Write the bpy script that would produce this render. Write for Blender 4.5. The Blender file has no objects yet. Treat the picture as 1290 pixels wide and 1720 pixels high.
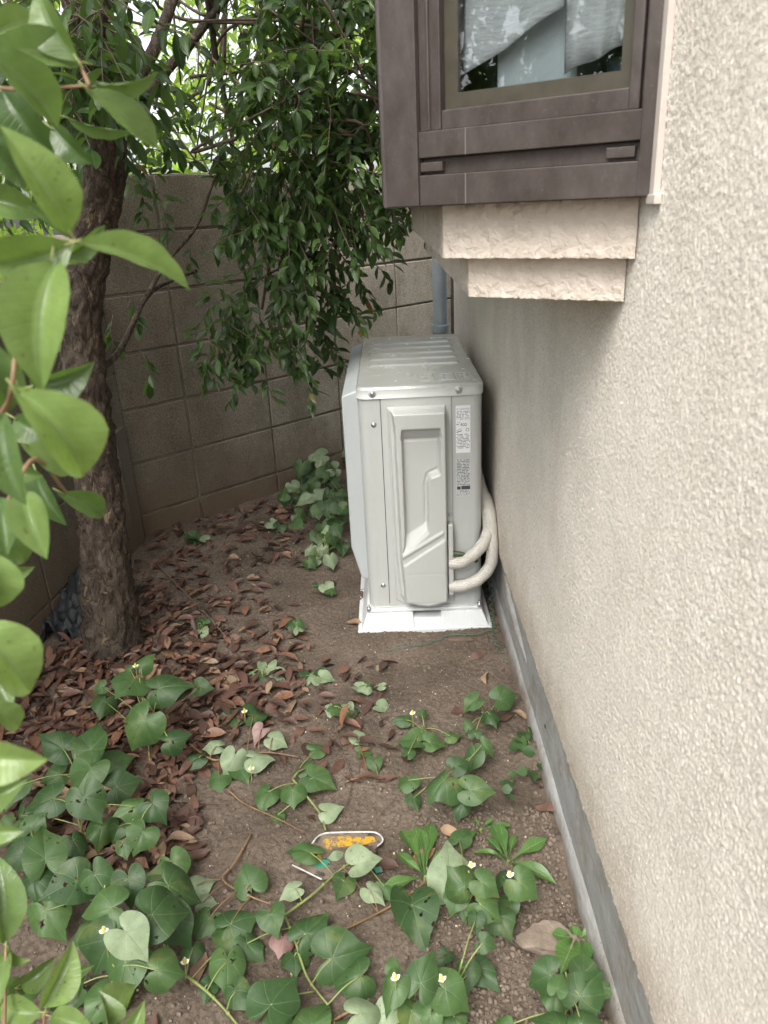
import bpy, math, random
import numpy as np
from mathutils import Vector, Matrix
random.seed(7); rng = np.random.default_rng(11)
R_ = math.radians
scene = bpy.context.scene

# ------------------------------------------------------------------ camera
FPX = 1280.; PP = np.array([645., 860.]); EYE = np.array([0., 0., 1.2])
def _ray(x, y):
    v = np.array([x-PP[0], -(y-PP[1]), -FPX]); return v/np.linalg.norm(v)
_D = -_ray(800, 4000); _Y = _ray(642, 347); _Y = _Y-_D*(_Y@_D); _Y /= np.linalg.norm(_Y)
CAMR = np.stack([np.cross(_Y, _D), _Y, _D])
def ray(x, y): return CAMR@_ray(x, y)
# measuring helpers: where a sight line of the survey photo meets a real plane
def onz(x, y, z=0.): r = ray(x, y); return EYE+r*((z-EYE[2])/r[2])
def onx(x, y, w): r = ray(x, y); return EYE+r*(w/r[0])
def ony(x, y, d): r = ray(x, y); return EYE+r*(d/r[1])
def ond(x, y, d): return EYE+ray(x, y)*d
cam = bpy.data.cameras.new('camera'); camo = bpy.data.objects.new('camera', cam)
scene.collection.objects.link(camo); scene.camera = camo
M4 = Matrix([[*CAMR[i], EYE[i]] for i in range(3)]+[[0, 0, 0, 1]]); camo.matrix_world = M4
cam.sensor_fit = 'VERTICAL'; cam.sensor_height = 24; cam.lens = 24*FPX/1720
cam.clip_start = 0.02; cam.clip_end = 500
cam.dof.use_dof = True; cam.dof.focus_distance = 2.1; cam.dof.aperture_fstop = 6.5

# ------------------------------------------------------------------ light
SUN_EL, SUN_AZ = 55., 206.      # azimuth clockwise from +y: light from behind-left of the camera
w = bpy.data.worlds.new('World'); scene.world = w; w.use_nodes = True
nt = w.node_tree; bg = nt.nodes['Background']
sky = nt.nodes.new('ShaderNodeTexSky'); sky.sky_type = 'NISHITA'; sky.sun_disc = False
sky.sun_elevation = R_(SUN_EL); sky.sun_rotation = R_(SUN_AZ)
sky.air_density = 1.0; sky.dust_density = 4.0
hs = nt.nodes.new('ShaderNodeHueSaturation'); hs.inputs['Saturation'].default_value = 0.32
nt.links.new(sky.outputs[0], hs.inputs['Color']); nt.links.new(hs.outputs[0], bg.inputs['Color'])
bg.inputs['Strength'].default_value = 0.15
sl = bpy.data.lights.new('sun', 'SUN'); sl.energy = 1.5; sl.angle = R_(42); sl.color = (1, .95, .87)
so = bpy.data.objects.new('sun', sl); scene.collection.objects.link(so)
sd = Vector((math.sin(R_(SUN_AZ))*math.cos(R_(SUN_EL)), math.cos(R_(SUN_AZ))*math.cos(R_(SUN_EL)), math.sin(R_(SUN_EL))))
so.rotation_euler = sd.to_track_quat('Z', 'Y').to_euler()
scene.view_settings.view_transform = 'Standard'; scene.view_settings.look = 'None'
scene.view_settings.exposure = 1.6; scene.view_settings.gamma = 1
scene.cycles.max_bounces = 8; scene.cycles.transparent_max_bounces = 12

# ------------------------------------------------------------------ helpers
COL = scene.collection
def tag(o, label=None, cat=None, group=None, kind=None):
    if label: o['label'] = label
    if cat: o['category'] = cat
    if group: o['group'] = group
    if kind: o['kind'] = kind
    return o
def empty(name, loc, label, cat, group=None):
    o = bpy.data.objects.new(name, None); COL.objects.link(o); o.location = loc; o.empty_display_size = .05
    return tag(o, label, cat, group)
def link(name, me, parent=None, mat=None):
    o = bpy.data.objects.new(name, me); COL.objects.link(o)
    if mat is not None and not me.materials: me.materials.append(mat)
    if parent is not None:
        o.parent = parent
        p = parent; off = Vector((0, 0, 0))
        while p is not None: off += p.location; p = p.parent
        o.location = -off            # meshes are written in world coordinates
        p = parent
    return o
def mk(name, V, F, mat, parent=None, smooth=False, uv=None, attr=None):
    """V (n,3); F: (m,k) array or list of tuples; uv per vertex (n,2); attr dict name->(n,) float"""
    me = bpy.data.meshes.new(name)
    V = np.asarray(V, dtype=np.float32).reshape(-1, 3)
    if isinstance(F, np.ndarray):
        k = F.shape[1]; m = len(F)
        me.vertices.add(len(V)); me.vertices.foreach_set('co', V.ravel())
        me.loops.add(m*k); me.loops.foreach_set('vertex_index', F.astype(np.int32).ravel())
        me.polygons.add(m); me.polygons.foreach_set('loop_start', np.arange(0, m*k, k, dtype=np.int32))
        me.polygons.foreach_set('loop_total', np.full(m, k, np.int32))
        me.update(calc_edges=True)
    else:
        me.from_pydata([tuple(map(float, v)) for v in V], [], F); me.update()
    if smooth: me.polygons.foreach_set('use_smooth', np.ones(len(me.polygons), bool))
    if uv is not None:
        l = me.uv_layers.new(name='UVMap'); li = np.empty(len(me.loops), np.int32)
        me.loops.foreach_get('vertex_index', li); l.data.foreach_set('uv', np.asarray(uv, np.float32)[li].ravel())
    if attr:
        for n_, a in attr.items():
            at = me.attributes.new(n_, 'FLOAT', 'POINT'); at.data.foreach_set('value', np.asarray(a, np.float32))
    me.validate()
    return link(name, me, parent, mat)
class MB:
    def __init__(s): s.v = []; s.f = []
    def add(s, V, F):
        b = len(s.v); s.v += [tuple(map(float, p)) for p in V]; s.f += [tuple(i+b for i in f) for f in F]; return s
    def box(s, lo, hi):
        x0, y0, z0 = lo; x1, y1, z1 = hi
        return s.add([(x0,y0,z0),(x1,y0,z0),(x1,y1,z0),(x0,y1,z0),(x0,y0,z1),(x1,y0,z1),(x1,y1,z1),(x0,y1,z1)],
            [(0,3,2,1),(4,5,6,7),(0,1,5,4),(1,2,6,5),(2,3,7,6),(3,0,4,7)])
    def obox(s, o, a, b, c):   # origin + three edge vectors
        o, a, b, c = map(np.asarray, (o, a, b, c))
        P = [o, o+a, o+a+b, o+b, o+c, o+a+c, o+a+b+c, o+b+c]
        F = [(0,3,2,1),(4,5,6,7),(0,1,5,4),(1,2,6,5),(2,3,7,6),(3,0,4,7)]
        if np.dot(np.cross(a, b), c) < 0: F = [f[::-1] for f in F]
        return s.add(P, F)
    def prism(s, poly, z0, z1, scale=None):
        """poly list of (x,y) ccw; vertical prism"""
        n = len(poly)
        V = [(x, y, z0) for x, y in poly]+[(x, y, z1) for x, y in poly]
        F = [tuple(range(n))[::-1], tuple(range(n, 2*n))]+[(i, (i+1) % n, n+(i+1) % n, n+i) for i in range(n)]
        return s.add(V, F)
    def tube(s, pts, rad, n=8, cap=True):
        pts = [np.asarray(p, float) for p in pts]; m = len(pts)
        rad = [rad]*m if np.isscalar(rad) else list(rad)
        T = [pts[min(i+1, m-1)]-pts[max(i-1, 0)] for i in range(m)]
        T = [t/(np.linalg.norm(t)+1e-12) for t in T]
        up = np.array([0, 0, 1.]) if abs(T[0][2]) < .9 else np.array([1., 0, 0])
        N = np.cross(T[0], up); N /= np.linalg.norm(N); V = []
        for i in range(m):
            N = N-T[i]*(N@T[i]); N /= (np.linalg.norm(N)+1e-12); B = np.cross(T[i], N)
            for k in range(n):
                a = 2*math.pi*k/n; V.append(pts[i]+rad[i]*(math.cos(a)*N+math.sin(a)*B))
        F = [(i*n+k, i*n+(k+1) % n, (i+1)*n+(k+1) % n, (i+1)*n+k) for i in range(m-1) for k in range(n)]
        if cap: F += [tuple(range(n))[::-1], tuple(range((m-1)*n, m*n))]
        return s.add(V, F)
    def build(s, name, mat, parent=None, smooth=False, bevel=0, seg=2, angle=35):
        o = mk(name, s.v, s.f, mat, parent, smooth or bevel > 0)
        if bevel:
            b = o.modifiers.new('bevel', 'BEVEL'); b.width = bevel; b.segments = seg; b.limit_method = 'ANGLE'; b.angle_limit = R_(angle)
            b.harden_normals = False
            wn = o.modifiers.new('wn', 'WEIGHTED_NORMAL'); wn.keep_sharp = True
        return o
def spline(pts, n=8):
    P = [np.asarray(p, float) for p in pts]; P = [2*P[0]-P[1]]+P+[2*P[-1]-P[-2]]; out = []
    for i in range(1, len(P)-2):
        for t in np.arange(n)/n:
            a, b, c, d = P[i-1:i+3]
            out.append(.5*((2*b)+(c-a)*t+(2*a-5*b+4*c-d)*t*t+(3*b-a-3*c+d)*t**3))
    out.append(P[-2]); return out
def blur(A, s):
    k = np.exp(-.5*(np.arange(-int(3*s)-1, int(3*s)+2)/s)**2); k /= k.sum(); p = len(k)//2
    A = np.pad(A, p, mode='edge')
    A = np.apply_along_axis(lambda r: np.convolve(r, k, 'valid'), 0, A)
    return np.apply_along_axis(lambda r: np.convolve(r, k, 'valid'), 1, A)
def tile(n, lo, hi, seed):
    """periodic band-pass noise, lo..hi cycles per tile, unit std"""
    r = np.random.default_rng(seed); F = np.fft.fft2(r.standard_normal((n, n)))
    k = np.fft.fftfreq(n)*n; K = np.hypot(*np.meshgrid(k, k)); c = .5*(lo+hi); s = .5*(hi-lo)
    A = np.real(np.fft.ifft2(F*np.exp(-.5*((K-c)/s)**2))); return A/A.std()
def samp(T, x, y, size):
    n = T.shape[0]; u = (x/size*n) % n; v = (y/size*n) % n; i = u.astype(int) % n; j = v.astype(int) % n
    fu = u-np.floor(u); fv = v-np.floor(v); i2 = (i+1) % n; j2 = (j+1) % n
    return T[i, j]*(1-fu)*(1-fv)+T[i2, j]*fu*(1-fv)+T[i, j2]*(1-fu)*fv+T[i2, j2]*fu*fv
def gridfaces(nx, ny):
    i, j = np.meshgrid(np.arange(nx-1), np.arange(ny-1), indexing='ij'); a = (i*ny+j).ravel()
    return np.stack([a, a+ny, a+ny+1, a+1], 1)

# ------------------------------------------------------------------ materials
class NT:
    def __init__(s, name):
        s.m = bpy.data.materials.new(name); s.m.use_nodes = True; s.t = s.m.node_tree
        s.b = s.t.nodes['Principled BSDF']; s.out = s.t.nodes['Material Output']
    def n(s, t, **k):
        x = s.t.nodes.new('ShaderNode'+t)
        for a, b in k.items(): setattr(x, a, b)
        return x
    def l(s, a, b): s.t.links.new(a, b)
    def co(s, kind='Object'): return s.n('TexCoord').outputs[kind]
    def noise(s, scale, detail=4, rough=.6, vec=None, out='Fac', dist=0):
        x = s.n('TexNoise'); x.inputs['Scale'].default_value = scale; x.inputs['Detail'].default_value = detail
        x.inputs['Roughness'].default_value = rough; x.inputs['Distortion'].default_value = dist
        s.l(vec or s.co(), x.inputs['Vector']); return x.outputs[out]
    def voro(s, scale, vec=None, out='Distance', feature='F1'):
        x = s.n('TexVoronoi'); x.feature = feature; x.inputs['Scale'].default_value = scale
        s.l(vec or s.co(), x.inputs['Vector']); return x.outputs[out]
    def ramp(s, fac, *stops):
        x = s.n('ValToRGB'); e = x.color_ramp.elements
        while len(e) < len(stops): e.new(.5)
        for q, (p, c) in zip(e, stops):
            q.position = p; q.color = (*c, 1) if not np.isscalar(c) else (c, c, c, 1)
        s.l(fac, x.inputs[0]); return x.outputs[0]
    def mix(s, fac, a, b, mode='MIX'):
        x = s.n('Mix', data_type='RGBA', blend_type=mode)
        for sock, v in ((x.inputs[0], fac), (x.inputs[6], a), (x.inputs[7], b)):
            if hasattr(v, 'links') or isinstance(v, bpy.types.NodeSocket): s.l(v, sock)
            elif np.isscalar(v): sock.default_value = v
            else: sock.default_value = (*v, 1)
        return x.outputs[2]
    def math(s, op, a, b=0.):
        x = s.n('Math', operation=op)
        for sock, v in ((x.inputs[0], a), (x.inputs[1], b)):
            if isinstance(v, bpy.types.NodeSocket): s.l(v, sock)
            else: sock.default_value = v
        return x.outputs[0]
    def scalevec(s, sc, kind='Object'):
        x = s.n('Mapping'); x.inputs['Scale'].default_value = sc; s.l(s.co(kind), x.inputs[0]); return x.outputs[0]
    def bump(s, h, dist=.001, strength=1., nrm=None):
        x = s.n('Bump'); x.inputs['Distance'].default_value = dist; x.inputs['Strength'].default_value = strength
        s.l(h, x.inputs['Height'])
        if nrm: s.l(nrm, x.inputs['Normal'])
        return x.outputs[0]
    def fin(s, col=None, rough=None, nrm=None, metal=None, spec=None, coat=None):
        for k, v in (('Base Color', col), ('Roughness', rough), ('Normal', nrm), ('Metallic', metal), ('Specular IOR Level', spec), ('Coat Weight', coat)):
            if v is None: continue
            if isinstance(v, bpy.types.NodeSocket): s.l(v, s.b.inputs[k])
            elif k == 'Base Color': s.b.inputs[k].default_value = (*v, 1)
            else: s.b.inputs[k].default_value = v
        return s.m

def m_stucco():
    t = NT('stucco'); c = t.ramp(t.noise(7, 5, .65), (.3, (.68, .63, .56)), (.7, (.79, .735, .66)))
    c = t.mix(t.ramp(t.noise(2.6, 5, .7, t.scalevec((1, 1, .16))), (.5, 0.), (.8, .5)), c, (.50, .43, .35))
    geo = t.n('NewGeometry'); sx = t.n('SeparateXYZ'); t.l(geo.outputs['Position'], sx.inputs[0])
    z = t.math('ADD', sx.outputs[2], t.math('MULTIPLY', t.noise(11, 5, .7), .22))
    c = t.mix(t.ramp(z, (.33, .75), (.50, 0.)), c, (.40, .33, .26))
    c = t.mix(t.ramp(t.noise(60, 2, .5), (.70, 0.), (.76, .5)), c, (.45, .36, .24))
    g = t.ramp(t.noise(260, 2, .5), (.35, .82), (.65, 1.06)); c = t.mix(1., c, g, 'MULTIPLY')
    b = t.bump(t.noise(380, 3, .6), .0010, .7)
    b = t.bump(t.noise(120, 2, .5), .002, .35, b)
    return t.fin(c, .8, b, spec=.35)
def m_corbel():
    t = NT('corbel_stucco'); c = t.ramp(t.noise(9, 5, .65), (.3, (.53, .465, .40)), (.7, (.64, .57, .495)))
    b = t.bump(t.noise(85, 3, .55, dist=.6), .006, .8); b = t.bump(t.noise(330, 3, .6), .0015, .6, b)
    return t.fin(c, .85, b, spec=.3)
def m_concrete():
    t = NT('foundation_concrete'); c = t.ramp(t.noise(5, 7, .75, t.scalevec((1, .5, 2.4))), (.3, (.20, .20, .19)), (.5, (.30, .30, .295)), (.72, (.40, .405, .40)))
    c = t.mix(t.ramp(t.noise(9, 5, .75), (.5, 0.), (.66, .7)), c, (.21, .17, .125))
    geo = t.n('NewGeometry'); sx = t.n('SeparateXYZ'); t.l(geo.outputs['Position'], sx.inputs[0])
    z = t.math('ADD', sx.outputs[2], t.math('MULTIPLY', t.noise(16, 5, .7), .10))
    c = t.mix(t.ramp(z, (.055, .9), (.10, 0.)), c, (.17, .13, .095))
    v = t.ramp(t.voro(60), (.04, .35), (.10, 1.)); c = t.mix(t.ramp(t.noise(12, 1), (.45, 0.), (.55, 1.)), c, t.mix(1., c, v, 'MULTIPLY'))
    return t.fin(c, .8, t.bump(t.noise(50, 6, .65), .005, .7))
def m_block():
    t = NT('concrete_block')
    c = t.ramp(t.noise(3.5, 6, .7), (.3, (.32, .285, .225)), (.5, (.47, .425, .345)), (.72, (.60, .55, .455)))
    st = t.ramp(t.noise(5, 6, .75, t.scalevec((1, 1, .35))), (.46, 0.), (.68, .5)); c = t.mix(st, c, (.16, .14, .11))
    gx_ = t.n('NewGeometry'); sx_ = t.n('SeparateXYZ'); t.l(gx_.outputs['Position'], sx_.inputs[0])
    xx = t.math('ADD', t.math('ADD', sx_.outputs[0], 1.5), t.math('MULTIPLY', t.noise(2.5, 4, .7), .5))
    c = t.mix(t.ramp(t.math('MULTIPLY', xx, .5), (.50, .76), (.84, 0.)), c, (.088, .070, .049))  # blocks darken towards the left: shade under the tree put into the colour
    sp = t.ramp(t.noise(260, 2, .5), (.35, .6), (.65, 1.25)); c = t.mix(1., c, sp, 'MULTIPLY')
    # soil splash along the foot and green algae
    geo = t.n('NewGeometry'); sx = t.n('SeparateXYZ'); t.l(geo.outputs['Position'], sx.inputs[0])
    z = t.math('ADD', sx.outputs[2], t.math('MULTIPLY', t.noise(9, 3, .6), .25))
    c = t.mix(t.ramp(z, (.15, .8), (.42, 0.)), c, (.15, .105, .068))
    c = t.mix(t.ramp(t.noise(4.2, 4, .7), (.6, 0.), (.8, .5)), c, (.10, .11, .06))
    b = t.bump(t.noise(170, 4, .6), .002, .8)
    return t.fin(c, .92, b, spec=.2)
def m_mortar():
    t = NT('mortar'); return t.fin(t.ramp(t.noise(12, 4), (.3, (.15, .13, .10)), (.7, (.27, .24, .19))), .95, t.bump(t.noise(120, 3), .002))
def m_soil():
    t = NT('soil'); c = t.ramp(t.noise(5, 6, .65), (.3, (.10, .078, .06)), (.5, (.15, .118, .092)), (.75, (.205, .165, .132)))
    c = t.mix(1., c, t.ramp(t.noise(120, 4, .65), (.3, .6), (.7, 1.25)), 'MULTIPLY'); c = t.mix(t.ramp(t.noise(2.2, 5, .7), (.45, 0.), (.65, .55)), c, (.085, .068, .052))
    sp = t.math('LESS_THAN', t.voro(70), .09); sel = t.math('GREATER_THAN', t.noise(35, 1), .56)
    c = t.mix(t.math('MULTIPLY', sp, sel), c, (.42, .35, .25))
    b = t.bump(t.noise(160, 6, .72), .006, .9)
    b = t.bump(t.voro(95), .003, .5, b)
    return t.fin(c, .95, b, spec=.15)
def m_simple(name, col, rough=.5, metal=0., noise=0., scale=20, bump=0., bscale=150, spec=.5):
    t = NT(name); c = col
    if noise:
        k = t.ramp(t.noise(scale, 5, .65), (.3, 1-noise), (.7, 1+noise)); c = t.mix(1., col, k, 'MULTIPLY')
    n = t.bump(t.noise(bscale, 3, .6), bump, .7) if bump else None
    return t.fin(c, rough, n, metal, spec)
def m_acpaint(name='unit_paint', col=(.46, .475, .46), rough=.42):
    t = NT(name); c = t.mix(t.ramp(t.noise(9, 5, .7), (.5, 0.), (.8, .3)), col, tuple(x*.88 for x in col))
    c = t.mix(t.ramp(t.noise(90, 3, .8), (.62, 0.), (.72, .25)), c, (.42, .39, .33))
    st = t.ramp(t.noise(20, 5, .7, t.scalevec((1, 1, .12))), (.52, 0.), (.75, .30)); c = t.mix(st, c, tuple(x*.72 for x in col))
    r = t.ramp(t.noise(25, 3), (.3, rough-.06), (.7, rough+.1))
    return t.fin(c, r, t.bump(t.noise(900, 2), .0002, .3), spec=.5)
def m_lid():
    t = NT('lid_metal'); c = t.mix(t.ramp(t.noise(14, 5, .7), (.45, 0.), (.75, .5)), (.55, .565, .55), (.47, .475, .44))
    r = t.ramp(t.noise(12, 4, .6), (.3, .17), (.7, .30))
    return t.fin(c, r, None, .35, .7)
def m_bark():
    t = NT('bark'); v0 = t.scalevec((1, 1, .5)); nz = t.noise(16, 4, .6, v0, out='Color')
    mx_ = t.n('Mix', data_type='RGBA'); mx_.inputs[0].default_value = .09; t.l(v0, mx_.inputs[6]); t.l(nz, mx_.inputs[7]); v = mx_.outputs[2]
    n = t.noise(46, 7, .72, v); vv = t.voro(34, v, feature='DISTANCE_TO_EDGE'); pl_ = t.voro(34, v, out='Color')
    c = t.ramp(n, (.3, (.030, .022, .018)), (.5, (.078, .060, .046)), (.72, (.16, .130, .102)))
    c = t.mix(t.ramp(t.noise(7, 3, .6, v0), (.5, 0.), (.7, .5)), c, (.12, .10, .075))
    patch = t.ramp(t.noise(30, 3, .6, v), (.62, 0.), (.66, .8)); c = t.mix(patch, c, (.22, .17, .11))
    c = t.mix(t.ramp(vv, (.0, .55), (.07, 0.)), c, (.02, .014, .011))
    b = t.bump(n, .008, .9); b = t.bump(t.ramp(vv, (.0, 0.), (.12, 1.)), .003, .6, b)
    return t.fin(c, .9, b, spec=.2)
def m_leaf(name, dark, light, back, rough=.35, trans=.35, vein='pinnate', veincol=(.30, .42, .16), vw=.25, spot=0., odd=None, worn=False):
    t = NT(name); at = t.n('Attribute'); at.attribute_name = 'rnd'
    c = t.mix(at.outputs['Fac'], dark, light)
    if odd: c = t.mix(t.ramp(at.outputs['Fac'], (.90, 0.), (.93, .8)), c, odd)
    uv = t.n('UVMap'); sx = t.n('SeparateXYZ'); t.l(uv.outputs[0], sx.inputs[0]); u, v = sx.outputs[0], sx.outputs[1]
    if vein == 'pinnate':
        av = t.math('ABSOLUTE', v)
        mid = t.ramp(av, (.02, 1.), (.07, 0.))
        sv = t.math('SINE', t.math('MULTIPLY', t.math('SUBTRACT', u, t.math('MULTIPLY', av, .16)), 75.))
        side = t.ramp(sv, (.8, 0.), (1., 1.))
    else:
        th_ = t.math('ABSOLUTE', t.math('ARCTAN2', v, u)); rr_ = t.math('SQRT', t.math('ADD', t.math('MULTIPLY', u, u), t.math('MULTIPLY', v, v)))
        th_ = t.math('MULTIPLY', th_, t.math('ADD', 1., t.math('MULTIPLY', rr_, .45)))
        pp = t.math('PINGPONG', th_, .52); dd_ = t.math('MULTIPLY', pp, rr_)
        mid = t.ramp(dd_, (.004, 1.), (.022, 0.)); side = t.ramp(t.voro(9, uv.outputs[0], feature='DISTANCE_TO_EDGE'), (.0, .45), (.05, 0.))
    vn = t.math('MAXIMUM', mid, t.math('MULTIPLY', side, .45))
    c = t.mix(t.math('MULTIPLY', vn, vw), c, veincol)
    c = t.mix(1., c, t.ramp(t.noise(60, 4, .6), (.3, .85), (.7, 1.15)), 'MULTIPLY')
    if spot: c = t.mix(t.ramp(t.noise(150, 2, .5), (.68, 0.), (.72, spot)), c, (.10, .07, .03))
    if worn:
        c = t.mix(t.ramp(t.noise(13, 4, .7), (.56, 0.), (.72, .55)), c, (.16, .19, .05))
        c = t.mix(t.ramp(t.noise(45, 3, .6), (.68, 0.), (.73, .7)), c, (.13, .085, .035))
    geo = t.n('NewGeometry'); c = t.mix(t.math('MULTIPLY', geo.outputs['Backfacing'], .85), c, back)
    bn = t.bump(t.math('SUBTRACT', t.noise(90, 3), t.math('MULTIPLY', vn, .8)), .0009, .4)
    t.fin(c, rough, bn, spec=.5)
    tr = t.n('BsdfTranslucent'); tc = t.mix(1., c, (1.15, 1.25, .55), 'MULTIPLY'); t.l(tc, tr.inputs['Color']); t.l(bn, tr.inputs['Normal'])
    ms = t.n('MixShader'); ms.inputs[0].default_value = trans; t.l(t.b.outputs[0], ms.inputs[1]); t.l(tr.outputs[0], ms.inputs[2])
    if worn:
        hole = t.math('MULTIPLY', t.math('GREATER_THAN', t.noise(75, 2, .6), .655), t.math('GREATER_THAN', t.noise(12, 1), .56))
        tp_ = t.n('BsdfTransparent'); m2 = t.n('MixShader'); t.l(hole, m2.inputs[0]); t.l(ms.outputs[0], m2.inputs[1]); t.l(tp_.outputs[0], m2.inputs[2]); ms = m2
    t.l(ms.outputs[0], t.out.inputs[0]); return t.m
def m_deadleaf():
    t = NT('dead_leaf'); at = t.n('Attribute'); at.attribute_name = 'rnd'
    c = t.ramp(at.outputs['Fac'], (0., (.040, .025, .018)), (.40, (.095, .050, .036)), (.65, (.145, .082, .06)), (.85, (.21, .105, .06)), (1., (.27, .20, .13)))
    oi = t.n('ObjectInfo'); c = t.mix(1., c, t.ramp(oi.outputs['Random'], (0., .75), (1., 1.3)), 'MULTIPLY')
    c = t.mix(1., c, t.ramp(t.noise(110, 4, .7), (.3, .7), (.7, 1.25)), 'MULTIPLY')
    geo = t.n('NewGeometry'); c = t.mix(t.math('MULTIPLY', geo.outputs['Backfacing'], .5), c, (.20, .145, .105))
    return t.fin(c, .5, t.bump(t.noise(150, 3), .001, .6), spec=.4)
def m_glass():
    t = NT('window_glass'); g = t.n('BsdfGlossy'); g.inputs['Roughness'].default_value = .01; tr = t.n('BsdfTransparent')
    tr.inputs[0].default_value = (.95, .97, .97, 1); lw = t.n('Fresnel'); lw.inputs[0].default_value = 1.55
    ms = t.n('MixShader'); k = t.math('MULTIPLY', lw.outputs[0], 1.15); t.l(k, ms.inputs[0]); t.l(tr.outputs[0], ms.inputs[1]); t.l(g.outputs[0], ms.inputs[2])
    t.l(ms.outputs[0], t.out.inputs[0]); return t.m
def m_alu():
    t = NT('brown_aluminium'); c = t.mix(t.ramp(t.noise(11, 6, .7, t.scalevec((1, 1, .6))), (.35, 0.), (.7, .9)), (.052, .040, .036), (.118, .101, .096))
    c = t.mix(t.ramp(t.noise(45, 6, .8, t.scalevec((1, 1, .25))), (.6, 0.), (.8, .5)), c, (.20, .19, .18))
    c = t.mix(t.ramp(t.noise(160, 3, .7), (.6, 0.), (.75, .3)), c, (.17, .155, .14))
    return t.fin(c, t.ramp(t.noise(30, 4), (.3, .34), (.7, .52)), t.bump(t.noise(250, 3), .0003, .4), .35, .5)
def m_hose():
    t = NT('pipe_wrap'); wv = t.n('TexWave'); wv.inputs['Scale'].default_value = 60; wv.inputs['Distortion'].default_value = 2; wv.bands_direction = 'DIAGONAL'
    t.l(t.co(), wv.inputs[0]); c = t.mix(t.ramp(t.noise(30, 4), (.5, 0.), (.8, .5)), (.50, .485, .44), (.38, .35, .30))
    return t.fin(c, .45, t.bump(wv.outputs[1], .0012, .6))
def m_plate(name, col, thr=.5):
    t = NT(name); soilc = t.ramp(t.noise(60, 4), (.3, (.12, .09, .065)), (.7, (.2, .155, .12)))
    f = t.ramp(t.noise(55, 6, .75), (thr-.02, 0.), (thr+.03, 1.)); c = t.mix(f, col, soilc)
    return t.fin(c, t.ramp(f, (0., .45), (1., .95)), t.bump(t.noise(120, 4), .001, .6))
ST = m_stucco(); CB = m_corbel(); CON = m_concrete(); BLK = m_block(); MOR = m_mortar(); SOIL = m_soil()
AC = m_acpaint(); ACD = m_acpaint('cover_plastic', (.455, .468, .45), .38); LID = m_lid(); BARK = m_bark()
GL = m_glass(); ALU = m_alu(); HOSE = m_hose()
WHITEP = m_simple('white_plastic', (.60, .62, .63), .4, noise=.06, scale=12, bump=.0004)
STEEL = m_simple('screw_steel', (.5, .5, .52), .3, .9)
PIPEG = m_simple('grey_pvc', (.27, .315, .345), .45, noise=.08, scale=10)
BLACK = m_simple('black_plastic_sheet', (.018, .020, .023), .6, noise=.3, scale=10, bump=.004, bscale=30)
SEAM = m_simple('dark_gap_fill', (.03, .03, .03), .8)  # near-black fill standing in for the open panel seam and tie hole
GREENW = m_simple('green_wire', (.06, .14, .10), .5)
DKGREEN = m_simple('green_conduit', (.05, .075, .03), .5)
PUTTY = m_simple('putty', (.33, .27, .21), .9, noise=.35, scale=60, bump=.004)
ROCK = m_simple('rock', (.20, .16, .125), .9, noise=.35, scale=30, bump=.004, bscale=80)
WOOD = m_simple('twig_bark', (.115, .082, .06), .85, noise=.3, scale=60, bump=.002)
STEMG = m_simple('green_stem', (.20, .24, .08), .5, noise=.3, scale=15)
STEMR = m_simple('reddish_stem', (.19, .115, .06), .5, noise=.35, scale=12)
FLOWER = m_simple('white_bract', (.85, .85, .78), .6)
YEL = m_simple('yellow_spike', (.55, .5, .12), .7)
PAPER = m_simple('label_paper', (.74, .76, .78), .5)
INK = m_simple('label_ink', (.05, .05, .055), .6)
SILK = m_simple('silver_label', (.50, .52, .52), .45)
CRUMB = m_simple('soil_crumb', (.15, .117, .09), .95, noise=.3, scale=40, bump=.002)
CHIP = m_simple('pale_grit', (.55, .47, .34), .8, noise=.2, scale=90)
def m_curtain():
    t = NT('woven_cloth'); a = t.noise(60, 3, .6, t.scalevec((1, 1, 9))); c = t.ramp(a, (.3, (.62, .64, .66)), (.7, (.88, .90, .92)))
    return t.fin(c, .9, t.bump(a, .001))
CURT = m_curtain(); SHEET = m_simple('white_board', (.76, .84, .87), .6, noise=.08, scale=8)
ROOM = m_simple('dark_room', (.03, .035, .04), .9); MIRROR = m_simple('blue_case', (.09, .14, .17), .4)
HEART = m_leaf('heart_leaf', (.028, .068, .021), (.066, .130, .038), (.22, .30, .16), .5, .22, 'palm', (.13, .20, .075), .38, .5, None, True)
HEARTU = m_leaf('heart_leaf_underside', (.20, .27, .155), (.27, .34, .21), (.09, .18, .07), .55, .25, 'palm', (.24, .30, .17), .6, .6)
HEARTP = m_leaf('heart_leaf_purple', (.26, .15, .14), (.33, .24, .22), (.12, .16, .08), .55, .2, 'palm', (.2, .1, .1), .5)
WEED = m_leaf('weed_leaf', (.055, .13, .03), (.10, .20, .05), (.22, .32, .14), .4, .3, 'pinnate', (.26, .36, .14), .6)
BIGLEAF = m_leaf('evergreen_leaf', (.065, .12, .04), (.205, .30, .095), (.20, .30, .13), .25, .38, 'pinnate', (.12, .20, .06), .16, .6)
CROWN = m_leaf('crown_leaf', (.024, .052, .016), (.085, .165, .038), (.10, .16, .06), .36, .45, odd=(.22, .07, .04))
HEDGE = m_leaf('hedge_leaf', (.22, .33, .05), (.42, .54, .10), (.30, .42, .12), .5, .6)
DEAD = m_deadleaf()

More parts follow.
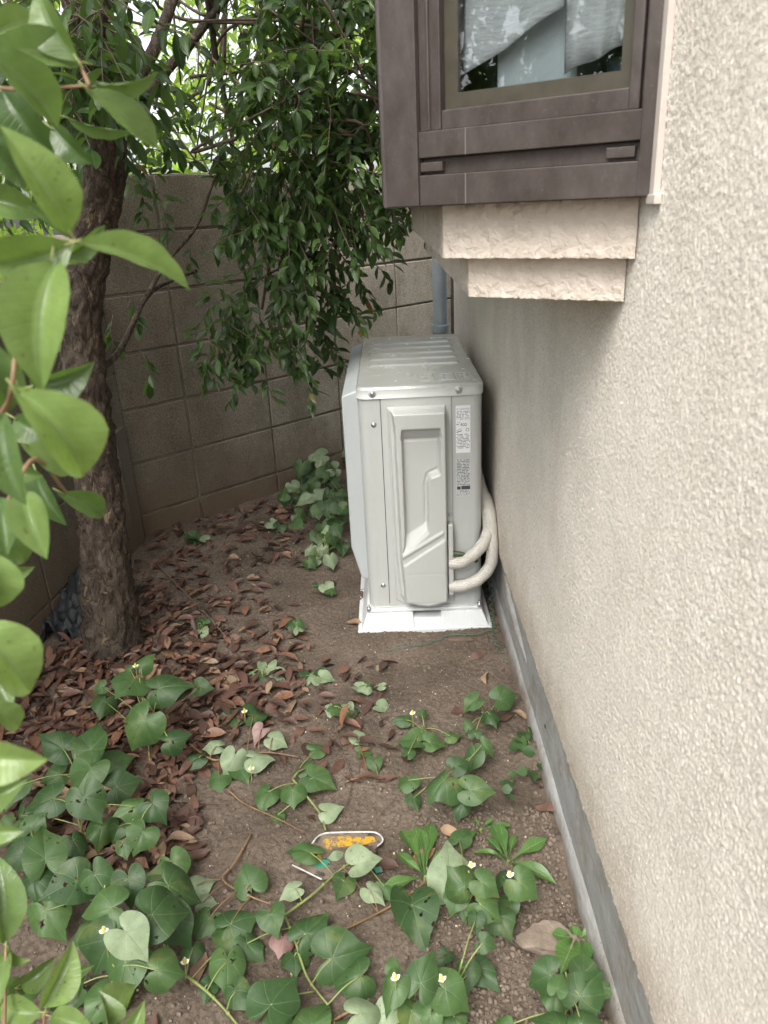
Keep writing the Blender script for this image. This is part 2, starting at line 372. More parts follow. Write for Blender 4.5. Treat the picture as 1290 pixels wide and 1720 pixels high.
# ------------------------------------------------------------------ ground
def height(x, y):
    h = samp(TG1, x, y, 1.7)*.0035+samp(TG2, x, y, .6)*.0012
    c = np.maximum(0, samp(TG3, x, y, .31))*.0016
    bank = np.clip((x-.245)/.06, 0, 1)*np.clip((1.93-y)/.1, 0, 1)*(.010+.011*samp(TG1, y, x*0, .9))*np.clip((.36-x)/.04, 0, 1)
    return h+c+bank+np.exp(-((x+.85)**2+(y-1.9)**2)/.08)*.025
TG1 = tile(256, 2, 9, 1); TG2 = tile(256, 8, 40, 2); TG3 = tile(256, 14, 40, 3)
def spaced(a, b, n, pre, post):
    return np.concatenate([pre, np.linspace(a, b, n), post])
gx = spaced(-1.5, .36, 420, [-60, -20, -8, -4, -2.5, -1.9, -1.7], [.5, .8, 2, 5, 15, 60])
gy = spaced(.65, 3.0, 520, [-60, -20, -6, -2, -.5, .2, .5], list(np.linspace(3.01, 4.3, 90))+[4.6, 5, 6, 9, 15, 30, 60])
X, Y = np.meshgrid(gx, gy, indexing='ij')
g = mk('ground', np.stack([X, Y, height(X, Y)], -1), gridfaces(len(gx), len(gy)), SOIL, smooth=True); tag(g, kind='structure')
def gz(x, y): return float(height(np.array([x]), np.array([y]))[0])

# ------------------------------------------------------------------ house
WX, FX, SZ, HY = .295, .308, .238, 3.42      # stucco plane, foundation plane, stucco foot, far corner
house = empty('house', (1.6, 1., 0), 'house with rough beige stucco wall on a grey concrete footing', 'house')
# relief stucco sheet (real relief), denser where it is close
ys = [-2.0]
while ys[-1] < HY:
    y = ys[-1]; ys.append(y+(.05 if y < .3 else .0024*max(1., (y/.9))))
ys[-1] = HY; ys = np.array(ys)
zs = np.concatenate([np.arange(SZ, 1.62, .0030), [1.7, 1.9, 2.3, 3.0, 3.8]])
TS = tile(1024, 95, 210, 5); TS2 = tile(1024, 25, 60, 6); TSb = tile(256, 2, 6, 8)
Yg, Zg = np.meshgrid(ys, zs, indexing='ij')
a = samp(TS, Yg, Zg, .88)+.15*samp(TS2, Yg, Zg, 1.1)
amp = .00085*(1+.25*np.clip(samp(TSb, Yg, Zg, 2.3), -1, 1))
rel = np.tanh(a*1.0)*amp
rel *= np.clip((1.62-Zg)/.05, 0, 1)
edge = np.exp(-((Zg-SZ)/.006)**2)*.002*samp(TS2, Yg, Zg*0, 1.1)
P = np.stack([WX-rel*1.25, Yg, Zg+edge], -1)
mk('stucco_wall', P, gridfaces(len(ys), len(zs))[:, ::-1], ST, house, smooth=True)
b = MB(); b.box((WX+.004, -2.0, SZ+.001), (WX+.012, HY-.002, 3.8)); b.box((WX+.012, -2.0, SZ-.0), (3.4, HY, 3.8))
b.add([(WX-.001, HY, SZ), (3.4, HY, SZ), (3.4, HY, 3.8), (WX-.001, HY, 3.8)], [(0, 3, 2, 1)])
b.build('wall_core', ST, house)
f = MB(); f.box((FX, -2.0, -.15), (3.4, HY-.03, SZ-.003))
fo = f.build('foundation', CON, house)
# rounded mortar toe of the footing, slightly uneven
yy = np.arange(-.5, 3.38, .02); prof = [(.0, .06), (-.006, .055), (-.012, .03), (-.014, -.02)]
V = []; tn = samp(TG1, yy, yy*0, 1.7)
for i, y in enumerate(yy):
    for (dx, z) in prof: V.append((FX-.0005+dx*(1+.12*tn[i])*.7, y, z+.002*tn[i]))
mk('footing_toe', V, gridfaces(len(yy), 4), CON, house, smooth=True)
# moulded drip channel bulges on the far footing
def lump(name, pts, rad, mat, parent, n=10):
    m = MB(); m.tube(spline(pts, 5), rad if np.isscalar(rad) else list(np.interp(np.linspace(0, 1, (len(pts)-1)*5+1), np.linspace(0, 1, len(rad)), rad)), n)
    return m.build(name, mat, parent, smooth=True)
pa = onx(858, 985, FX); pb = onx(885, 1105, FX)
lump('mortar_bulge', [(FX+.004, pa[1]+.10, .19), (FX+.002, pa[1], .17), (FX, pb[1]+.12, .15), (FX+.002, pb[1], .13)], [.008, .013, .011, .003], CON, house)
lump('sealing_putty', [(FX-.004, 2.33, .30), (WX-.002, 2.27, .25), (FX-.006, 2.22, .21), (FX-.004, 2.16, .18)], [.006, .010, .012, .005], PUTTY, house)
hp = onx(916, 1220, FX); MB().tube([(FX-.0012, hp[1], hp[2]), (FX+.004, hp[1], hp[2])], .005, 8).build('tie_hole', SEAM, house)
# drainpipe
dp = MB(); pc = ony(739, 500, 3.52); px_, py_ = float(pc[0]), 3.52
dp.tube([(px_, py_, -.05), (px_, py_, .66)], .036, 20); dp.tube([(px_, py_, .655), (px_, py_, 3.8)], .0325, 20)
dp.tube([(px_, py_, .64), (px_, py_, .672)], .0385, 20)
dp.build('drainpipe', PIPEG, house, smooth=True, bevel=.001)
th = MB(); th.tube([(px_+.048, HY+.012, 0), (px_+.049, HY+.012, .9), (px_+.046, HY+.012, 1.5)], .006, 8)
th.tube([(px_+.047, HY+.012, .55), (px_+.047, HY+.012, .565)], .010, 8); th.build('thin_cable', WOOD, house, smooth=True)

# bay window: plan is a trapezoid on the wall
bay = bpy.data.objects.new('bay_window', None); COL.objects.link(bay); bay.parent = house
bay.location = Vector((.15, 1.6, 1.6))-house.location
ANG = 55.; tdx, tdy = -math.sin(R_(ANG)), math.cos(R_(ANG))     # along the side face, from the wall outwards
W0 = np.array([WX, .890]); LEN = .350; W1 = W0+LEN*np.array([tdx, tdy])
FAR = 2.45
def trap(x_out, near, far):   # plan polygon: near = y at the wall, face parallel to side face
    y1 = near+(WX-x_out)/math.tan(R_(ANG)); y2 = far-(WX-x_out)/math.tan(R_(ANG))
    return [(WX-.002, near), (WX-.002, far), (x_out, y2), (x_out, y1)][::-1]
def trapf(x_out, near, far): return [(x, y) for x, y in trap(x_out, near, far)]
# corbels: subdivided prism faces with relief
def corbel(name, x_out, near, far, z0, z1, amp):
    p = trap(x_out, near, far); V = []; F = []
    def face(a, b_, z0, z1):
        a = np.array(a); b_ = np.array(b_); L = np.linalg.norm(b_-a); nu = int(L/.0045)+2; nv = int((z1-z0)/.0045)+2
        u, v = np.meshgrid(np.linspace(0, 1, nu), np.linspace(0, 1, nv), indexing='ij')
        xy = a+(b_-a)*u[..., None]; z = z0+(z1-z0)*v; n = np.array([-(b_-a)[1], (b_-a)[0]])/L
        if n[0] > 0: n = -n
        d = (samp(TS, u*L+x_out*3, z, 1.5)*.6+samp(TS2, u*L, z, 1.1)*.7)*amp
        fade = np.clip(np.minimum(np.minimum(u, 1-u)*L, np.minimum(v, 1-v)*(z1-z0)+.004)/.006, 0, 1)
        d = d*fade; zz = z+(v < 1e-6)*samp(TS, u*L, z, 1.2)*.0004
        return np.concatenate([xy+n*d[..., None], zz[..., None]], -1).reshape(-1, 3), gridfaces(nu, nv)
    for a, b_ in ((p[0], p[1]), (p[1], p[2]), (p[2], p[3])):
        pass
    q = [p[0], p[3], p[2], p[1]]
    near_w = (WX-.002, near); y1 = near+(WX-x_out)/math.tan(R_(ANG)); y2 = far-(WX-x_out)/math.tan(R_(ANG))
    segs = [(near_w, (x_out, y1)), ((x_out, y1), (x_out, y2)), ((x_out, y2), (WX-.002, far))]
    off = 0
    for a, b_ in segs:
        v_, f_ = face(a, b_, z0, z1); V.append(v_); F.append(f_+off); off += len(v_)
    o = mk(name, np.concatenate(V), np.concatenate(F), CB, bay, smooth=True)
    m = MB(); m.prism([near_w, (x_out+.0015, y1), (x_out+.0015, y2), (WX-.002, far)][::-1], z0+.001, z1-.001)
    c = m.build('corbel_core', CB, o)
    return o
ZB = 1.192
corbel('upper_corbel', .080, .938, 2.40, 1.125, ZB-.001, .0015)
corbel('lower_corbel', .115, .970, 2.36, 1.072, 1.1265, .0015)
m = MB(); m.prism([(WX-.002, 1.02), (.13, 1.02+.165/math.tan(R_(ANG))), (.13, 2.2), (WX-.002, 2.32)][::-1], 1.0705, 1.075); m.build('soffit_plate', CB, bay)
# frame in local coordinates of the side face: s along the face from the wall, d outward normal, z
tv = np.array([tdx, tdy, 0]); nv = np.array([-tdy, tdx, 0]); nv = nv if nv@np.array([-1, -1, 0]) > 0 else -nv
O3 = np.array([W0[0], W0[1], 0])
def fb(m, s0, s1, z0, z1, d0, d1):
    return m.obox(O3+tv*s0+nv*d0+np.array([0, 0, z0]), tv*(s1-s0), nv*(d1-d0), np.array([0, 0, z1-z0]))
def fpt(s, z, d): return O3+tv*s+nv*d+np.array([0, 0, z])
ZT = 2.05
def spx(x, y, d=0.):   # sight line to (s,z) on the plane of the side face
    r = ray(x, y); o = O3+nv*d; t_ = ((o-EYE)@nv)/(r@nv); p = EYE+r*t_; return (p-O3)@tv, p[2]
# lower apron with a slot, corner posts, sash
A0 = .012; S_post = LEN-.052
fr = MB()
fb(fr, -.004, .020, ZB, ZT, -.03, .004)           # jamb at the wall
fb(fr, LEN-.050, LEN, ZB, ZT, -.05, .004)         # corner post
fb(fr, .020, LEN-.050, ZB, ZB+.036, -.02, .001)        # bottom rail
fb(fr, .020, LEN-.050, ZB+.036, ZB+.056, -.02, -.009)    # slot back
fb(fr, .020, LEN-.050, ZB+.056, ZB+.086, -.02, .001)      # upper rail
fb(fr, .020, LEN-.050, ZT-.06, ZT, -.02, .001)
fr.build('frame', ALU, bay, bevel=.0012)
m = MB()
fb(m, .232, .2332, ZB+.001, ZB+.036, 0, .0014); fb(m, .232, .2332, ZB+.056, ZB+.085, 0, .0014); m.build('cover_joint', m_simple('dusty_joint', (.16, .145, .135), .8), bay)
sh = MB(); fb(sh, .026, .038, ZB+.086, ZT-.06, -.02, -.004); fb(sh, .038, LEN-.08, ZB+.086, ZB+.108, -.02, -.006)
fb(sh, LEN-.08, LEN-.050, ZB+.086, ZT-.06, -.02, -.004); fb(sh, .020, .026, ZB+.086, ZT-.06, -.03, -.010)
fb(sh, LEN-.066, LEN-.062, ZB+.086, ZT-.06, -.004, -.001)
sash = sh.build('sash', ALU, bay, bevel=.0015)
ln = MB(); fb(ln, .038, .052, ZB+.108, ZT-.06, -.03, -.016); fb(ln, LEN-.098, LEN-.08, ZB+.108, ZT-.06, -.03, -.016); fb(ln, .052, LEN-.098, ZB+.108, ZB+.126, -.03, -.016)
ln.build('glazing_bead', m_simple('bead', (.05, .045, .032), .4, noise=.3), sash)
for s0 in (.026, LEN-.083):
    t_ = MB(); fb(t_, s0, s0+.032, ZB+.040, ZB+.051, -.009, -.001); t_.build('slot_clip', ALU, bay, bevel=.001)
gp = MB(); fb(gp, .036, LEN-.078, ZB+.106, ZT-.06, -.021, -.019); gp.build('glass_pane', GL, bay)
# front of the bay, other side, top, interior lining
o2 = MB(); x1, y1 = W1[0], W1[1]; y2 = FAR-(y1-.89)
o2.box((x1-.003, y1+.002, ZB), (x1+.03, y2, ZB+.10)); o2.box((x1-.003, y1+.002, ZT-.06), (x1+.03, y2, ZT))
for yy_ in (y1+.001, (y1+y2)/2-.02, y2-.05): o2.box((x1-.006, yy_, ZB-.001), (x1+.032, yy_+.05, ZT+.001))
o2.build('front_frame', ALU, bay, bevel=.0015)
o3 = MB(); o3.box((x1+.012, y1+.05, ZB+.10), (x1+.015, y2-.05, ZT-.06)); o3.build('front_glass', GL, bay)
o4 = MB(); o4.prism([(WX, .894), (x1+.004, y1+.003), (x1+.004, y2), (WX, FAR)][::-1], ZB-.0006, ZB+.004)
o4.build('bottom_tray', ALU, bay)
o5 = MB(); o5.prism([(WX, .88), (x1-.02, y1-.01), (x1-.02, y2+.01), (WX, FAR+.01)][::-1], ZT, ZT+.05); o5.build('bay_roof', ALU, bay)
m = MB(); m.obox((WX, FAR, ZB), (x1-WX, y2-FAR, 0), (0.0, -.03, 0), (0, 0, ZT-ZB)); m.build('far_side', ALU, bay)
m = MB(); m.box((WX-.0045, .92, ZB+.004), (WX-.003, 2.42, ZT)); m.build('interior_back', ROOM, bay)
m = MB(); m.box((WX-.008, .868, ZB-.008), (WX+.0, .896, ZB+.002)); m.box((WX-.0075, .874, ZB), (WX, .8885, ZT)); m.build('corner_trim', m_simple('pale_trim', (.46, .41, .37), .6, noise=.1), bay, bevel=.001)

# things on the sill inside the bay
def cloth(name, quad, label, cat, mat, waves=3, amp=.006, thick=.0015):
    """quad: 4 points (s,z,d) on the side-face frame"""
    q = [fpt(*p) for p in quad]; n = 24; u, v = np.meshgrid(np.linspace(0, 1, n), np.linspace(0, 1, n), indexing='ij')
    P = (q[0]*((1-u)*(1-v))[..., None]+q[1]*(u*(1-v))[..., None]+q[2]*(u*v)[..., None]+q[3]*((1-u)*v)[..., None])
    P = P+nv*(np.sin(u*waves*6.28+v*2)*amp+np.sin(v*5+u*9)*amp*.3)[..., None]
    o = mk(name, P, gridfaces(n, n), mat, smooth=True); s_ = o.modifiers.new('s', 'SOLIDIFY'); s_.thickness = thick
    return tag(o, label, cat)
cloth('curtain', [(.060, ZB+.155, -.05), (.130, ZB+.135, -.05), (.150, ZT-.07, -.05), (.050, ZT-.07, -.05)], 'pale woven curtain hanging straight down on the right inside the bay window', 'curtain', CURT, 1.6, .005)
cloth('folded_cloth', [(.130, ZB+.20, -.042), (.262, ZB+.145, -.042), (.250, ZB+.30, -.042), (.150, ZB+.36, -.042)], 'pale woven cloth draped slantwise at the left inside the bay window', 'cloth', CURT, 1.2, .004)
m = MB(); m.obox(fpt(.125, ZB+.095, -.075), tv*.105, -nv*.012, np.array([0, 0, .22])); tag(m.build('white_panel', SHEET, bevel=.002), 'plain pale blue panel standing behind the glass of the bay window', 'panel')
m = MB(); m.obox(fpt(.05, ZB+.10, -.085), tv*.045, -nv*.03, np.array([0, 0, .05])); tag(m.build('storage_box', MIRROR, bevel=.006), 'dark blue box standing at the right behind the bay window glass', 'box')

# ------------------------------------------------------------------ block walls
CR = np.array([-1.008, 2.791]); CE = np.array([.30, 4.02]); dB = (CE-CR)/np.linalg.norm(CE-CR)
ROWS = [-.12, .092, .302, .512, .722, .930, 1.138, 1.33]
def blockwall(name, o, d, smin, smax, s0, rows, label, thick=.10, pitch=.3945, seed=0, side=1):
    r = random.Random(seed); n = np.array([-d[1], d[0]])*side       # away from the viewer
    core = MB(); j = .0045
    d3 = np.array([*d, 0]); n3 = np.array([*n, 0])
    wl = empty(name, (o[0], o[1], 0), label, 'wall')
    core.obox([*(o+d*smin+n*.008), rows[0]], d3*(smax-smin), n3*(thick-.01), [0, 0, rows[-1]-.002-rows[0]]); core.build('mortar_core', MOR, wl)
    bl = MB(); k = math.floor((smin-s0)/pitch)
    while s0+k*pitch < smax:
        a = max(s0+k*pitch+j, smin); b_ = min(s0+(k+1)*pitch-j, smax)
        if b_-a > .02:
            for z0, z1 in zip(rows[:-1], rows[1:]):
                e = r.uniform(-.0012, .0012)
                bl.obox([*(o+d*a+n*e), z0+j+r.uniform(-.001, .001)], d3*(b_-a), n3*thick, [0, 0, z1-z0-2*j])
        k += 1
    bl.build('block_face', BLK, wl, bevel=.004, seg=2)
    return wl
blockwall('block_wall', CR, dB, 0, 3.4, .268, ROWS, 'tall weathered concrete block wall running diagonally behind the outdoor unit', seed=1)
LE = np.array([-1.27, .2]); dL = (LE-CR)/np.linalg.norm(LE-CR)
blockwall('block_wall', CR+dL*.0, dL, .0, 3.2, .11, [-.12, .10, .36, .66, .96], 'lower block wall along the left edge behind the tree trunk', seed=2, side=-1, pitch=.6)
bt = MB(); bt.box((-1.12, 2.50, -.1), (-1.000, 2.775, .47)); bt.box((-1.10, 2.53, .1), (-.992, 2.56, .45)); bt.box((-1.10, 2.64, .1), (-.994, 2.655, .45))
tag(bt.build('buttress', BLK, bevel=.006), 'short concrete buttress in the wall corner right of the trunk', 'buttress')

# ------------------------------------------------------------------ outdoor unit
AX0, AX1, AY0, AY1, AZ0, AZ1 = -.090, .250, 2.03, 2.85, .062, .712
unit = empty('outdoor_unit', (.08, 2.44, AZ0), 'pale grey air conditioner outdoor unit with side cover on a white base', 'air conditioner')
def rrect(x0, y0, x1, y1, r, n=6):
    P = []
    for cx, cy, a0 in ((x1-r, y0+r, -90), (x1-r, y1-r, 0), (x0+r, y1-r, 90), (x0+r, y0+r, 180)):
        for k in range(n+1):
            a = R_(a0+90*k/n); P.append((cx+r*math.cos(a), cy+r*math.sin(a)))
    return P
m = MB(); m.prism(rrect(AX0, AY0, AX1, AY1, .028), AZ0, AZ1); m.build('body', AC, unit, bevel=.0015, angle=50)
def seamline(u, z0=AZ0+.012, z1=AZ1-.001):
    x = AX0+u*(AX1-AX0); m = MB(); m.box((x-.0009, AY0-.0006, z0), (x+.0009, AY0+.002, z1)); return m
m = seamline(.180); m.build('panel_seam', SEAM, unit)
m = seamline(.752); m.build('panel_seam', m_simple('soft_seam', (.25, .25, .24), .7), unit)
# maintenance panel, a thin pressed sheet
m = MB(); m.box((AX0+.186*.34, AY0-.0022, AZ0+.004), (AX0+.747*.34, AY0+.001, AZ1-.003)); m.build('service_panel', AC, unit, bevel=.001)
# foot flange
m = MB(); m.prism(rrect(AX0+.004, AY0+.004, AX1-.004, AY1-.004, .026), AZ0-.012, AZ0+.001)
m.box((AX0+.012, AY0-.006, AZ0-.010), (AX1-.05, AY0+.01, AZ0+.004)); m.build('bottom_pan', AC, unit, bevel=.001)
# moulded side cover as relief
u0, u1 = .215, .715; nu, nvv = 150, 400
U, Vv = np.meshgrid(np.linspace(u0, u1, nu), np.linspace(.035, .995, nvv), indexing='ij')
def inpoly(px, py, poly):
    r = np.zeros(px.shape, bool); n = len(poly)
    for i in range(n):
        x1_, y1_ = poly[i]; x2_, y2_ = poly[(i+1) % n]
        c = ((y1_ > py) != (y2_ > py)) & (px < (x2_-x1_)*(py-y1_)/(y2_-y1_+1e-12)+x1_); r ^= c
    return r
Hh = np.zeros(U.shape)-.004
fl = inpoly(U, Vv, [(.225, .045), (.707, .045), (.707, .975), (.66, .985), (.30, .985), (.235, .96)]); Hh[fl] = .004
body_ = inpoly(U, Vv, [(.245, .055), (.697, .055), (.700, .965), (.66, .975), (.52, .99), (.33, .97), (.285, .93), (.26, .72)]); Hh[body_] = .014
rail = inpoly(U, Vv, [(.268, .06), (.693, .06), (.693, .955), (.52, .978), (.325, .955), (.300, .74), (.285, .12)]); Hh[rail] = .044
rec = inpoly(U, Vv, [(.345, .135), (.645, .135), (.640, .33), (.560, .345), (.540, .38), (.535, .60), (.30, .72), (.335, .66), (.345, .6)])
slope = np.clip((Vv-.135)/.05, 0, 1)
Hh[rec] = (.016-.0*slope)[rec]
rec2 = inpoly(U, Vv, [(.345, .135), (.645, .135), (.652, .175), (.338, .175)]); Hh[rec2] = (.034-.018*slope)[rec2]
inner = inpoly(U, Vv, [(.355, .19), (.628, .19), (.625, .31), (.53, .335), (.51, .38), (.505, .575), (.345, .64), (.352, .6)]); Hh[inner] = .019
# sloping shelf between the upper recess and the lower box
line = .725-(U-.285)*(.725-.605)/(.665-.285)
sh_ = rail & (Vv > line-.085) & (Vv < line) & (U > .30) & (U < .665)
Hh[sh_] = np.maximum(Hh[sh_], (.018+.030*(Vv-line+.085)/.085)[sh_])
ridge = rail & (Vv > line-.012) & (Vv < line+.006) & (U < .66); Hh[ridge] = .047
low = inpoly(U, Vv, [(.31, .76), (.675, .635), (.680, .945), (.52, .965), (.335, .945)]); Hh[low] = .048
for v_ in (.80, .948): Hh[rail & (abs(Vv-v_) < .0018) & (U > .35) & (U < .65)] -= .0015
Hh = blur(Hh, 1.5)
P = np.stack([AX0+U*.34, AY0-.001-Hh, AZ1-(AZ1-AZ0)*Vv], -1)
mk('side_cover', P, gridfaces(nu, nvv), ACD, unit, smooth=True)
m = MB(); m.box((AX0+.700*.34, AY0-.034, AZ1-.65*.925), (AX0+.745*.34, AY0-.001, AZ1-.65*.575)); m.build('valve_cover', ACD, unit, bevel=.004)
def screw(x, z, y=AY0-.003, r=.0055, nm='screw'):
    m = MB(); m.tube([(x, y+.004, z), (x, y, z), (x, y-.0025, z), (x, y-.0035, z)], [r*1.5, r*1.45, r, r*.6], 12); m.box((x-.0028, y-.0040, z-.0006), (x+.0028, y-.0034, z+.0006)); m.build(nm, STEEL, unit, smooth=True)
def az(v): return AZ1-v*(AZ1-AZ0)
screw(AX0+.12*.34, az(.122), AY0-.0005); screw(AX0+.13*.34, az(.885), AY0-.0005); screw(AX0+.728*.34, az(.545), AY0-.002, .004)
# lid with pressed ribs
LX0, LX1, LY0, LY1 = AX0-.004, AX1+.004, AY0-.005, AY1+.004; LZ = AZ1+.026
nx_, ny_ = 170, 400
lx = np.linspace(LX0, LX1, nx_); ly = np.linspace(LY0, LY1, ny_); LXg, LYg = np.meshgrid(lx, ly, indexing='ij')
q = np.zeros(LXg.shape)
def box01(x0, x1, y0, y1): return ((LXg > x0) & (LXg < x1) & (LYg > y0) & (LYg < y1))
for k, yr in enumerate((2.30, 2.395, 2.49, 2.585, 2.68)): q[box01(LX0+.035, LX1-.045, yr, yr+.034)] = .0042
for k in range(3):
    x0 = LX0+.178+k*.052-(.0 if k else .004); q[box01(x0, x0+.044, 2.075, 2.165)] = .0020; q[box01(x0+.004, x0+.040, 2.082, 2.158)] = .0002
    for j in range(5):
        zz_ = 2.092+j*.013; q[box01(x0+.020, x0+.036, zz_, zz_+.005)] = .0022
    q[box01(x0+.024, x0+.027, 2.088, 2.15)] = .0024; q[box01(x0+.007, x0+.016, 2.09, 2.115)] = .002; q[box01(x0+.007, x0+.016, 2.125, 2.15)] = .002
rimq = (~box01(LX0+.022, LX1-.022, LY0+.03, LY1-.03)); q[rimq & True] = .0; q = blur(q, 1.3)
inn = np.minimum(np.minimum(LXg-LX0, LX1-LXg), np.minimum(LYg-LY0, LY1-LYg)); q += .0028*np.clip((inn-.016)/.006, 0, 1)*0+.0
# rounded shoulder and rounded plan corners
rad = .010; sh2 = np.where(inn < rad, rad-np.sqrt(np.maximum(0, rad**2-(rad-inn)**2)), 0)
q -= sh2*.8
cr = .030; cx = np.clip(LXg, LX0+cr, LX1-cr); cy = np.clip(LYg, LY0+cr, LY1-cr); dx, dy = LXg-cx, LYg-cy; dd = np.hypot(dx, dy)
mx = np.maximum(abs(dx), abs(dy)); k_ = np.where(dd > 1e-9, mx/np.maximum(dd, 1e-9), 1)
LXr = cx+dx*k_; LYr = cy+dy*k_
lid = mk('lid', np.stack([LXr, LYr, LZ+q], -1), gridfaces(nx_, ny_), LID, unit, smooth=True)
m = MB(); pr = rrect(LX0, LY0, LX1, LY1, .030, 8); n = len(pr)
V = [(x, y, AZ1-.006) for x, y in pr]+[(x, y, LZ-.0079) for x, y in pr]; m.add(V, [(i, (i+1) % n, n+(i+1) % n, n+i) for i in range(n)]+[tuple(range(n))])
m.build('lid_rim', AC, unit, smooth=True)
for u in (.13, .80): screw(LX0+u*.348, AZ1+.009, LY0-.0005, .0048, 'lid_screw')
for u in (.13, .80):
    x = LX0+u*.348; m = MB(); m.tube([(x, LY0+.003, AZ1+.009), (x, LY0-.0006, AZ1+.009)], [.0125, .011], 16); m.build('screw_boss', AC, unit, smooth=True)
# front grille housing on the left flank
gy0, gy1 = AY0+.035, AY1-.02; m = MB(); prof = [(AX0+.002, .14), (AX0-.020, .145), (AX0-.046, .25), (AX0-.046, AZ1-.005), (AX0+.002, AZ1+.012)]
V = [(x, gy0, z) for x, z in prof]+[(x, gy1, z) for x, z in prof]; n = 5
m.add(V, [tuple(range(n)), tuple(range(n, 2*n))[::-1]]+[(i, n+i, n+(i+1) % n, (i+1) % n) for i in range(n)])
m.build('grille_housing', m_acpaint('grille_plastic', (.42, .45, .455), .45), unit, bevel=.005)
m = MB()
for k in range(14): m.box((AX0-.049, gy0+.05, .29+k*.028), (AX0-.045, gy1-.06, .30+k*.028))
m.build('grille_slats', AC, unit)
# labels
lx0, lx1 = AX0+.782*.34, AX0+.900*.34
def sticker(z1, z0, mat, nm):
    m = MB(); m.box((lx0, AY0-.0012, z0), (lx1, AY0-.0002, z1)); return m.build(nm, mat, unit)
lab = sticker(az(.055), az(.262), PAPER, 'rating_label'); lab2 = sticker(az(.290), az(.462), SILK, 'notice_label')
def text(s, x, z, size, parent, y=AY0-.0016, bold=0):
    c = bpy.data.curves.new('text', 'FONT'); c.body = s; c.size = size; c.extrude = .0001; c.offset = bold; o = bpy.data.objects.new('printed_text', c); COL.objects.link(o)
    c.materials.append(INK); o.parent = parent; off = Vector((0, 0, 0)); p = parent
    while p is not None: off += p.location; p = p.parent
    o.location = Vector((x, y, z))-off; o.rotation_euler = (R_(90), 0, 0)
    bpy.context.view_layer.update(); dg = bpy.context.evaluated_depsgraph_get(); me = bpy.data.meshes.new_from_object(o.evaluated_get(dg))
    bpy.data.objects.remove(o); o = bpy.data.objects.new('printed_text', me); COL.objects.link(o); o.parent = parent
    o.location = Vector((x, y, z))-unit.location-parent.location; o.rotation_euler = (R_(90), 0, 0); return o
text('ルームエアコン', lx0+.002, az(.072), .0052, lab, bold=.00008)
text('R32', lx0+.013, az(.143), .0110, lab, bold=.0001)
def dashes(z1, z0, n, seed, parent, mat=INK, dens=.7, x0=None, x1=None, h=.5):
    r = random.Random(seed); m = MB(); x0 = x0 or lx0+.002; x1 = x1 or lx1-.002; dz = (z1-z0)/n
    for i in range(n):
        x = x0; z = z1-i*dz
        while x < x1-.001:
            w_ = r.uniform(.0008, .0022)
            if r.random() < dens: m.box((x, AY0-.0014, z-dz*h), (min(x+w_, x1), AY0-.0011, z))
            x += w_+.0007
    m.build('small_print', mat, parent)
dashes(az(.078), az(.118), 6, 1, lab, dens=.6); dashes(az(.125), az(.142), 2, 2, lab, dens=.7, x1=lx0+.011)
dashes(az(.178), az(.245), 10, 3, lab, dens=.72)
m = MB(); m.tube([(lx1-.008, AY0-.0011, az(.160)), (lx1-.008, AY0-.0015, az(.160))], .0048, 16); rg = m.build('approval_mark', INK, lab)
m = MB(); m.tube([(lx1-.008, AY0-.0012, az(.160)), (lx1-.008, AY0-.0017, az(.160))], .0037, 16); m.build('approval_mark', PAPER, lab)
m = MB(); m.obox((lx0+.002, AY0-.0014, az(.172)), (.014, 0, .004), (0, .0003, 0), (0, 0, .0022)); m.obox((lx0+.002, AY0-.0014, az(.163)), (.014, 0, .004), (0, .0003, 0), (0, 0, .001)); m.build('slanted_mark', INK, lab)
dashes(az(.292), az(.412), 17, 4, lab2, dens=.8, h=.55); dashes(az(.435), az(.460), 5, 5, lab2, dens=.7)
m = MB(); m.box((lx0+.002, AY0-.0015, az(.430)), (lx0+.012, AY0-.0011, az(.415))); m.box((lx0+.014, AY0-.0015, az(.430)), (lx1-.001, AY0-.0011, az(.413))); m.build('black_band', INK, lab2)
# wrapped pipes and conduit
def U2(px, py, y): p = ony(px, py, y); return np.array([min(p[0], .276), y, p[2]])
def pipe(pts, r, nm, mat, wr=True):
    s_ = spline([U2(*p) for p in pts], 22); m = MB(); m.tube(s_, [r*(1+.02*((i % 9)/9-.5)+.03*math.sin(i*.37)) for i in range(len(s_))], 16); return m.build(nm, mat, unit, smooth=True)
pipe([(756, 946, 2.008), (776, 944, 1.998), (800, 927, 1.992), (816, 905, 2.01), (821, 880, 2.05), (814, 850, 2.09), (806, 815, 2.14), (800, 790, 2.2)], .0180, 'wrapped_pipe', HOSE)
pipe([(756, 985, 2.008), (780, 983, 1.998), (805, 972, 1.992), (824, 948, 2.0), (831, 915, 2.01), (830, 880, 2.04), (820, 850, 2.09), (808, 820, 2.16)], .0180, 'wrapped_pipe', HOSE)
s_ = spline([U2(752, 930, 2.012), U2(770, 930, 2.0), U2(786, 934, 2.0), U2(800, 942, 2.02)], 14); m = MB()
m.tube(s_, [.0062+.0014*(i % 2) for i in range(len(s_))], 10); m.build('corrugated_conduit', DKGREEN, unit, smooth=True)

